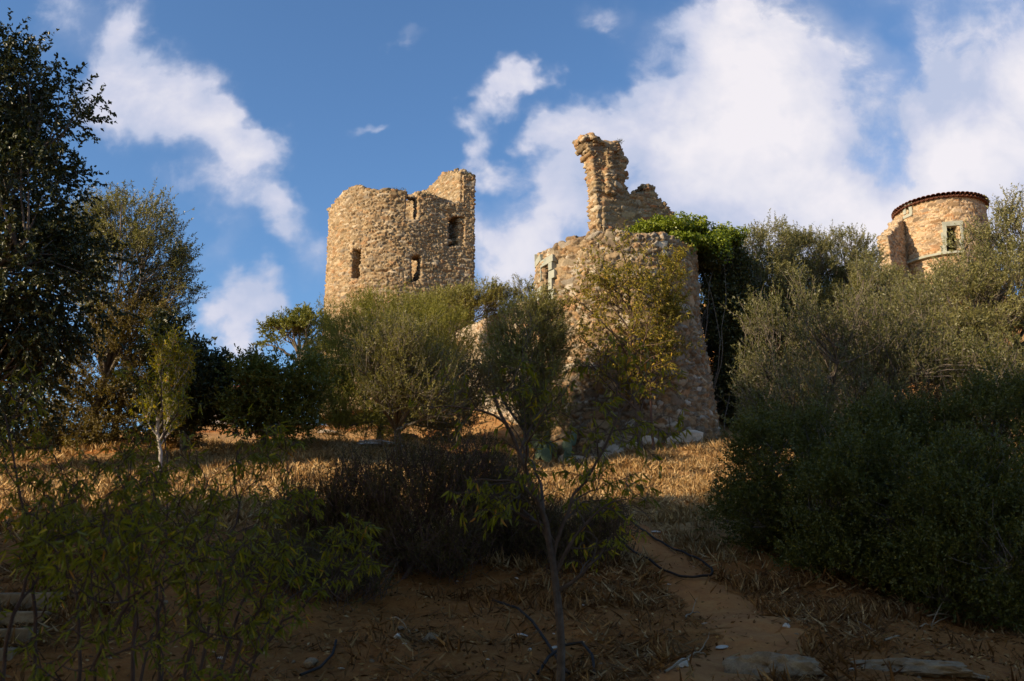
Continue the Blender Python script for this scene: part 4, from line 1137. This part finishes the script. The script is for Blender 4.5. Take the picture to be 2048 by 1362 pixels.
def build_plants():
    B = blob
    G = 'olive trees on the castle slope'
    # ---- far left
    plant('broadleaf_tree', 'very large dark broad-leaved tree filling the left edge of the picture', 'tree', onground(-180, 21),
          [B(-85, 230, 160, 170, 20.5, 2.2), B(40, 200, 80, 110, 20.5, 1.5), B(20, 400, 125, 150, 20.5, 2.2), B(-80, 560, 200, 190, 21, 2.5), B(90, 560, 110, 160, 20.8, 2.), B(-40, 760, 170, 130, 21, 2.), B(130, 235, 40, 40, 20.5, .8), B(20, 110, 40, 50, 20.5, .8), B(-180, 60, 120, 120, 20, 2.)],
          leafmat=M_DARK, clumps=460, twigs=15, nleaf=19, tl=.7, L=.10, W=.058, rc=.6, up=.1, out=.7, droop=.45, trunk_r=.22, limbs=12, seed=101, shell=.25, twigstem=False, kind='blade', curl=.2)
    plant('olive_tree', 'tall grey-green olive behind the big dark tree at left, top against the sky', 'tree', onground(210, 27),
          [B(250, 450, 100, 60, 26.5, 1.8), B(300, 510, 75, 80, 26.6, 1.5), B(220, 560, 100, 90, 27, 1.8), B(330, 590, 55, 40, 26.8, 1.), B(180, 470, 60, 60, 26.5, 1.), B(345, 440, 25, 30, 26.5, .5), B(362, 572, 36, 16, 26.5, .5), B(350, 525, 30, 30, 26.5, .6)],
          leafmat=M_OLIVE, clumps=190, twigs=15, nleaf=18, tl=.55, L=.095, W=.026, rc=.40, up=.55, out=.5, trunk_r=.12, limbs=12, seed=102, group=G, shell=.3, twigstem=True, tintb=.02)
    plant('olive_tree', 'brownish shaded olive below the tall olive at left', 'tree', onground(250, 27.5),
          [B(280, 660, 90, 70, 27, 1.6), B(200, 740, 130, 90, 27, 1.6), B(310, 800, 100, 80, 27.5, 1.6), B(120, 830, 110, 70, 27, 1.6)],
          leafmat=M_BROWN, clumps=190, twigs=17, nleaf=19, tl=.55, L=.10, W=.032, rc=.5, up=.4, trunk_r=.12, limbs=9, seed=103, group=G, shell=.3)
    plant('broadleaf_tree', 'dark broad-leaved tree with drooping leaf sprays left of the small white cloud', 'tree', onground(380, 25.5),
          [B(380, 740, 50, 60, 25, 1.2), B(410, 780, 45, 70, 25, 1.2), B(350, 800, 60, 90, 25.5, 1.3), B(335, 690, 30, 40, 25.2, .7), B(435, 800, 26, 50, 25, .8)],
          leafmat=M_DARK, clumps=120, twigs=12, nleaf=16, tl=.6, L=.13, W=.06, rc=.35, up=.7, out=.4, droop=.45, trunk_r=.12, limbs=8, seed=104, shell=.3, kind='blade', curl=.2)
    plant('laurel_bush', 'thick green bush with a flat top between the dark tree and the domed bush', 'bush', onground(535, 25.5),
          [B(525, 790, 80, 55, 25, 1.2), B(580, 780, 65, 70, 25.3, 1.1), B(485, 815, 50, 50, 25, 1.), B(560, 835, 90, 40, 25, 1.1), B(510, 745, 26, 20, 25, .5)],
          leafmat=M_OAK, clumps=190, twigs=14, nleaf=15, tl=.4, L=.10, W=.042, rc=.42, up=.3, trunk_r=.09, limbs=8, seed=105, parts=('stems', 'foliage'), shell=.4)
    plant('hedge_bush', 'low dark bush along the back edge of the straw at far left', 'bush', onground(80, 27),
          [B(40, 860, 130, 55, 26.5, 1.4), B(170, 875, 110, 40, 26.5, 1.1), B(330, 865, 100, 40, 27, 1.)],
          leafmat=M_BROWN, clumps=120, twigs=14, nleaf=14, tl=.4, L=.10, W=.035, rc=.42, up=.3, trunk_r=.05, limbs=6, seed=106, parts=('stems', 'foliage'), shell=.3)
    plant('oak_tree', 'small spreading oak with open crown on the skyline left of the keep', 'tree', at(600, 760, 40),
          [B(572, 668, 46, 26, 40, 1.1), B(622, 660, 46, 30, 40, 1.2), B(600, 640, 34, 16, 40, .9), B(548, 688, 22, 12, 40, .6), B(640, 700, 30, 22, 40, .8)],
          leafmat=M_OAK, clumps=110, twigs=11, nleaf=13, tl=.35, L=.11, W=.05, rc=.26, up=.3, trunk_r=.14, limbs=14, seed=107, shell=.45, lowcut=-.2)
    plant('domed_bush', 'big domed olive-green bush below the keep', 'bush', onground(760, 31),
          [B(790, 690, 120, 90, 31, 2.2), B(700, 730, 80, 100, 30.5, 1.8), B(850, 690, 110, 85, 32, 2.), B(720, 800, 95, 70, 30, 1.6), B(870, 780, 90, 90, 31, 1.8), B(672, 770, 45, 80, 30, 1.2), B(660, 640, 20, 22, 31, .5), B(740, 640, 50, 36, 31, 1.), B(665, 840, 60, 45, 30, 1.2), B(760, 855, 80, 35, 30, 1.2)],
          leafmat=M_BROOM, clumps=500, twigs=18, nleaf=17, tl=.6, L=.10, W=.018, rc=.45, up=.9, out=.5, trunk_r=.12, limbs=12, seed=108, parts=('stems', 'foliage'), shell=.6)
    plant('olive_tree', 'small olive showing behind the domed bush, at the right foot of the keep', 'tree', at(900, 690, 37),
          [B(905, 615, 60, 34, 37, 1.2), B(955, 610, 45, 38, 37, 1.1), B(990, 600, 30, 32, 37, .9), B(860, 620, 50, 28, 37, 1.)],
          leafmat=M_OLIVE_Y, clumps=150, twigs=14, nleaf=15, tl=.42, L=.10, W=.026, rc=.34, up=.7, trunk_r=.09, limbs=9, seed=109, group=G, shell=.4, twigstem=True)
    plant('olive_tree', 'slender olive top showing between the curtain wall and the bastion window', 'tree', at(1055, 700, 37),
          [B(1052, 585, 26, 28, 37, .7), B(1050, 640, 40, 50, 37, 1.), B(1088, 610, 18, 22, 36.5, .5)],
          leafmat=M_OLIVE, clumps=60, twigs=13, nleaf=15, tl=.38, L=.10, W=.026, rc=.26, up=.8, trunk_r=.07, limbs=7, seed=110, group=G, shell=.3, twigstem=True)
    plant('olive_tree', 'vase-shaped olive with V-forked trunk standing on the sunlit straw', 'tree', hit(792, 918),
          [B(800, 700, 90, 62, 23, 1.3), B(760, 730, 55, 60, 22.6, 1.), B(850, 760, 80, 72, 23, 1.3), B(795, 780, 50, 50, 23, .9), B(728, 685, 30, 32, 22.8, .5), B(870, 815, 45, 34, 23.2, .8)],
          leafmat=M_OLIVE_Y, barkmat=M_MIDBARK, clumps=230, twigs=13, nleaf=15, tl=.42, L=.068, W=.018, rc=.32, up=.8, trunk_r=.115, fork=hit(792, 918) + np.array([0, 0, .8]), limbs=16, seed=111, group=G, shell=.25, twigstem=True, tintb=-.15)
    plant('olive_bush', 'low brownish olive bush right of the V-forked olive', 'bush', hit(905, 880),
          [B(900, 820, 80, 56, 25.5, 1.3), B(940, 780, 50, 60, 26, 1.1), B(860, 850, 50, 30, 25.5, .9)],
          leafmat=M_BROWN, clumps=110, twigs=13, nleaf=15, tl=.42, L=.075, W=.022, rc=.32, up=.6, trunk_r=.05, limbs=8, seed=112, parts=('stems', 'foliage'), shell=.3, twigstem=True, stemn=3)
    plant('olive_tree', 'pale-topped olive against the left flank of the round bastion', 'tree', onground(1045, 28),
          [B(1050, 670, 66, 62, 28, 1.3), B(1040, 760, 78, 80, 28, 1.3), B(1080, 830, 60, 60, 28, 1.1), B(1000, 720, 42, 60, 28, .9), B(1085, 630, 36, 44, 28.3, .8), B(1095, 740, 36, 60, 28, .8), B(1110, 690, 20, 40, 28, .5)],
          leafmat=M_OLIVE_Y, clumps=290, twigs=16, nleaf=17, tl=.45, L=.08, W=.022, rc=.36, up=.8, trunk_r=.09, limbs=12, seed=113, group=G, shell=.35, twigstem=True)
    # ---- right
    far = [(1525, 515, 70, 54, 37, 'olive in the back row just right of the ivy'), (1605, 520, 62, 54, 38.5, 'middle olive of the back row right of the ivy'),
           (1690, 525, 72, 60, 39, 'olive of the back row below the gap left of the roofed tower'), (1760, 592, 60, 54, 37, 'olive in front of the spur wall of the roofed tower')]
    for i, (px, py, rx, ry, Y, lab) in enumerate(far):
        plant('olive_tree', lab, 'tree', at(px, py + 190, Y), [B(px, py, rx, ry, Y, 1.4), B(px + 20, py + 70, rx * 1.2, ry * 1.2, Y, 1.5), B(px - 25, py + 110, rx, ry * 1.1, Y, 1.4), B(px + (-1) ** i * 24, py - 36, rx * .4, ry * .5, Y, .6)],
              leafmat=M_OLIVE, clumps=230, twigs=15, nleaf=16, tl=.5, L=.10, W=.030, rc=.40, up=.8, trunk_r=.12, limbs=9, seed=120 + i, group=G, shell=.4, twigstem=True, tintb=.0)
    plant('olive_tree', 'large silvery olive rising at the right edge in front of the roofed tower', 'tree', onground(1980, 27),
          [B(1960, 600, 110, 90, 26, 2.), B(2060, 560, 100, 110, 26, 2.), B(1880, 620, 90, 70, 26, 1.6), B(2010, 700, 130, 100, 25, 2.), B(1880, 700, 110, 70, 25, 1.8), B(2025, 440, 26, 60, 26, .5), B(1995, 480, 20, 40, 26, .4), B(1945, 500, 30, 30, 26, .5), B(2060, 450, 50, 70, 26, .7)],
          leafmat=M_OLIVE, clumps=420, twigs=16, nleaf=18, tl=.5, L=.09, W=.026, rc=.38, up=.8, trunk_r=.18, limbs=14, seed=130, group=G, shell=.4, twigstem=True, tintb=.08)
    plant('olive_tree', 'wide leafy olive with upright shoots filling the right middle, sunlit only at the top', 'tree', hit(1640, 1010),
          [B(1570, 700, 92, 90, 18, 1.6), B(1690, 690, 100, 95, 18.5, 1.8), B(1800, 680, 100, 80, 19, 1.6), B(1560, 820, 90, 90, 17.5, 1.5), B(1680, 830, 120, 110, 18, 1.8), B(1830, 800, 120, 110, 18.5, 1.8), B(1530, 640, 34, 40, 18, .5), B(1940, 800, 110, 120, 18, 1.8), B(1500, 640, 14, 46, 18, .25), B(1610, 590, 16, 50, 18.2, .3), B(1660, 600, 14, 44, 18.2, .3), B(1730, 590, 18, 40, 18.4, .3), B(1495, 760, 22, 60, 17.6, .4)],
          leafmat=M_OLIVE, clumps=430, twigs=14, nleaf=17, tl=.45, L=.07, W=.018, rc=.34, up=1.0, out=.35, trunk_r=.11, limbs=18, seed=131, group=G, shell=.45, twigstem=True, tintb=-.2, fork=hit(1640, 1010) + np.array([0, 0, .7]))
    len_ = [(1575, 980, 115, 140, 14.0, 330, 'dark green bush spreading left over the slope beside the path'), (1730, 1060, 150, 150, 12.5, 360, 'big dense dark bush at the lower right behind the dead branch'),
            (1950, 1090, 170, 170, 11.5, 380, 'dense dark bush cut by the lower right edge'), (1790, 950, 160, 115, 14.5, 380, 'dark bush rising behind the two lower right bushes'), (2010, 910, 130, 135, 14, 320, 'yellow-tipped dark bush at the right edge')]
    for i, (px, py, rx, ry, Y, nc, lab) in enumerate(len_):
        extra = [B(px - 60, py - 60, rx * .5, ry * .6, Y, .8), B(px + 70, py - 80, rx * .4, ry * .5, Y, .8), B(px - 90, py + 50, rx * .5, ry * .5, Y, .8)]
        plant('lentisk_bush', lab, 'bush', onground(px, Y + .2), [B(px, py, rx, ry, Y, 1.1), B(px + 30, py + 60, rx, ry * .8, Y, 1.), B(px - 20, py - ry * .9, rx * .22, ry * .45, Y, .35), B(px + 50, py - ry * .8, rx * .2, ry * .5, Y, .3), B(px - 70, py - ry * .7, rx * .18, ry * .4, Y, .3)] + extra,
              leafmat=M_LENTISK, clumps=nc, twigs=13, nleaf=15, tl=.28, L=.045, W=.022, rc=.22, up=.7, out=.5, trunk_r=.05, limbs=12, seed=140 + i, group='dark bushes at the lower right', parts=('stems', 'foliage'), shell=.5, yellow=.06)
    plant('evergreen_bush', 'dark evergreen thicket filling the gap between the round bastion and the wide olive', 'bush', onground(1470, 36.5),
          [B(1470, 600, 60, 80, 36, 1.4), B(1460, 720, 60, 90, 36, 1.4), B(1480, 820, 70, 60, 35.5, 1.4), B(1530, 660, 60, 90, 36.5, 1.4), B(1425, 640, 30, 90, 36.6, .9)],
          leafmat=M_DARK, clumps=230, twigs=13, nleaf=15, tl=.5, L=.13, W=.06, rc=.45, up=.4, trunk_r=.08, limbs=8, seed=135, parts=('stems', 'foliage'), shell=.3)
    # ---- almond in front of the bastion
    b0 = hit(1280, 905)
    branchy('almond_tree', 'young yellowing almond tree standing in front of the round bastion', 'tree', b0, [at(1276, 850, b0[1]), at(1272, 800, b0[1]), at(1262, 720, b0[1]), at(1262, 640, b0[1] - .1), at(1258, 585, b0[1] - .1)],
            leafmat=M_ALMOND_Y, barkmat=M_BARK2, seed=201, r0=.10, nb=(22, 9, 5), ln=(2.9, 1.25, .55), nleaf=8, L=.125, W=.034, droop=.8, yellow=.2, lowfrac=.22, upb=.42, spread=.95)
    b1 = hit(1306, 900)
    branchy('almond_tree', 'slim reddish almond stem just right of the young almond by the bastion', 'tree', b1, [at(1303, 850, b1[1]), at(1300, 760, b1[1]), at(1318, 660, b1[1]), at(1330, 560, b1[1])],
            leafmat=M_ALMOND_Y, barkmat=M_TWIG, seed=202, r0=.05, nb=(14, 8, 5), ln=(1.8, .9, .45), nleaf=10, L=.12, W=.03, droop=.8, yellow=.1, lowfrac=.4, upb=.6, spread=.7)
    # ---- foreground almond
    YF = 6.3
    base = at(1128, 1362, YF); base[2] = gz(base[0], YF)
    branchy('almond_tree', 'nearest almond tree with slender grey trunk in the middle foreground', 'tree', base, [at(1122, 1300, YF), at(1112, 1170, YF), at(1105, 1110, YF), at(1080, 1030, YF), at(1060, 960, YF), at(1020, 860, YF), at(985, 780, YF)],
            leafmat=M_ALMOND, barkmat=M_BARK2, seed=211, r0=.034, nb=(10, 4, 4), ln=(.78, .44, .24), nleaf=6, L=.075, W=.0165, droop=1.0, yellow=.12, lowfrac=.25, upb=.3, spread=.95, leaffrac=.6, bendy=.14)
    b2 = at(1118, 1230, YF)
    branchy('almond_tree', 'second leaning stem of the nearest almond reaching up to the right', 'tree', b2, [at(1100, 1100, YF), at(1130, 1020, YF), at(1190, 930, YF), at(1230, 840, YF), at(1235, 770, YF)],
            leafmat=M_ALMOND, barkmat=M_BARK2, seed=212, r0=.017, nb=(9, 4, 4), ln=(.62, .34, .2), nleaf=6, L=.075, W=.0165, droop=1.0, yellow=.1, lowfrac=.2, upb=.2, spread=.95, leaffrac=.6, bendy=.14)
    # ---- left foreground almond saplings
    sap = [((340, 1362), (310, 1180), (270, 1060), (235, 950), 5.0, 'leafy almond shoot left of centre among the foreground shoots'),
           ((90, 1362), (70, 1200), (50, 1030), (10, 830), 4.8, 'tall thin almond shoot at the left edge'),
           ((380, 1362), (430, 1200), (465, 1060), (475, 900), 5.6, 'almond shoot leaning right with leaf tuft over the straw'),
           ((400, 1362), (490, 1180), (545, 1060), (585, 930), 5.8, 'rightmost almond shoot of the left clump, leaning over the scrub'),
           ((270, 1362), (325, 1180), (335, 1000), (322, 740), 6.6, 'tallest straight almond shoot rising past the pale sapling'),
           ((180, 1362), (160, 1220), (130, 1080), (125, 950), 5.2, 'short almond shoot near the stone steps'),
           ((300, 1362), (270, 1250), (210, 1160), (200, 1090), 4.2, 'low yellow-green almond shoot in the lower left'),
           ((420, 1362), (520, 1290), (640, 1180), (650, 1140), 5.2, 'low almond branch reaching right in front of the scrub'),
           ((350, 1362), (380, 1250), (400, 1150), (380, 1040), 4.6, 'bushy almond shoot in the thick of the left clump'),
           ((230, 1362), (200, 1280), (260, 1200), (310, 1130), 3.9, 'nearest almond shoot, low at the bottom left'),
           ((440, 1362), (470, 1300), (500, 1230), (560, 1170), 4.6, 'short almond shoot low between the clump and the scrub'),
           ((10, 1362), (20, 1250), (60, 1150), (90, 1060), 4.4, 'almond shoot over the stone steps in the corner')]
    for i, (a, b, c, d, Y, lab) in enumerate(sap):
        bs = at(a[0], a[1], Y); bs[2] = gz(bs[0], Y)
        branchy('almond_sapling', lab, 'sapling', bs, [at(*b, Y), at(*c, Y), at(*d, Y)], leafmat=M_ALMOND, barkmat=M_TWIG, seed=220 + i, r0=.0115, gen=3, nb=(7, 3, 3), ln=(.5, .28, .15), nleaf=6, L=.068, W=.0105, bendy=.18,
                droop=.9, yellow=.08, lowfrac=.08, upb=.5, spread=.75, leafgen=(1, 2, 3), group='almond shoots in the left foreground', curl=.3)
    # pale sapling on the straw
    b3 = hit(318, 950)
    branchy('almond_sapling', 'pale-stemmed young almond on the straw below the shaded olive', 'sapling', b3, [at(322, 900, b3[1]), at(312, 860, b3[1]), at(330, 800, b3[1]), at(335, 730, b3[1])],
            leafmat=M_ALMOND, barkmat=M_PALEBARK, seed=231, r0=.05, nb=(13, 7, 4), ln=(1.3, .65, .35), nleaf=8, L=.12, W=.026, droop=.5, yellow=.05, lowfrac=.3, upb=.7, spread=.6)
    # ---- dark scrub in the middle
    scr = [((690, 1150), 13., [(630, 1050, 80, 70), (720, 1000, 90, 80), (680, 1120, 100, 70), (600, 1110, 60, 50)], 'dark scrub bush at the left end of the scrub patch'),
           ((850, 1180), 12.5, [(830, 980, 105, 90), (860, 1090, 140, 100), (930, 945, 80, 60)], 'largest dark scrub bush in the middle of the patch'),
           ((1010, 1150), 13.5, [(990, 1000, 90, 80), (1030, 1080, 110, 90)], 'reddish-brown scrub bush behind the nearest almond trunk'),
           ((560, 1220), 11., [(560, 1180, 110, 60), (660, 1200, 110, 50)], 'low sprawling scrub in front of the scrub patch'),
           ((1210, 1150), 13., [(1190, 1080, 70, 60), (1130, 1130, 80, 50)], 'low dry scrub at the left side of the hose loop')]
    for i, (a, Y, bl, lab) in enumerate(scr):
        plant('scrub_bush', lab, 'shrub', onground(a[0], Y), [B(*q, Y, .9) for q in bl], leafmat=M_SHRUB, barkmat=M_TWIG, clumps=230 if i < 3 else 100, twigs=12, nleaf=13, tl=.30, L=.042, W=.011, rc=.22, up=.9, out=.4,
              trunk_r=.03, limbs=16, seed=240 + i, group='dark scrub bushes on the bank', parts=('stems', 'foliage'), shell=.3, twigstem=True, stemn=4)
    # ---- unseen trees, added so that their shade covers the foreground
    sh = [((-10.6, 3.6), 14, 3.4, 'unseen tall tree added for shade, left of the almond shoots'), ((-13.5, 0.5), 14.5, 4.4, 'unseen tall tree added for shade, behind and left of the camera'), ((-7.5, -5.0), 12.0, 4.0, 'unseen rounded tree added for shade, behind the camera on the left'),
          ((-3.0, -12.0), 13.0, 4.4, 'unseen tree added for shade, directly behind the camera'), ((-17.5, 4.6), 15.6, 3.3, 'unseen slim tree added for shade, beyond the left edge'), ((-20, -6.0), 17, 5, 'unseen broad tree added for shade, far behind the camera on the left'),
          ((4.5, -8.0), 11, 3.8, 'unseen low tree added for shade, behind the camera on the right'), ((-12.5, -12), 16, 5, 'unseen broad tree added for shade, in the back row behind the camera')]
    for i, ((x, y), h, rr_, lab) in enumerate(sh):
        z = gz(x, y); plant('shade_tree', lab, 'tree', (x, y, z), [(np.array([x, y, z + h * .66]), np.array([rr_, rr_, h * .36])), (np.array([x + 1, y + 1, z + h * .45]), np.array([rr_ * .9, rr_ * .9, h * .26]))],
                            leafmat=M_DARK, clumps=260, twigs=9, nleaf=9, tl=.9, L=.36, W=.22, rc=.9, trunk_r=.25, limbs=9, seed=260 + i, group='unseen trees added to shade the foreground', shell=.2)


build_keep()
PATH = build_ground()
build_bastion(); build_ruined_wall(); build_curtain(); build_far_tower(); build_house(); build_ivy()
build_plants(); build_rocks(); build_cactus(); build_hose(); straw(PATH)
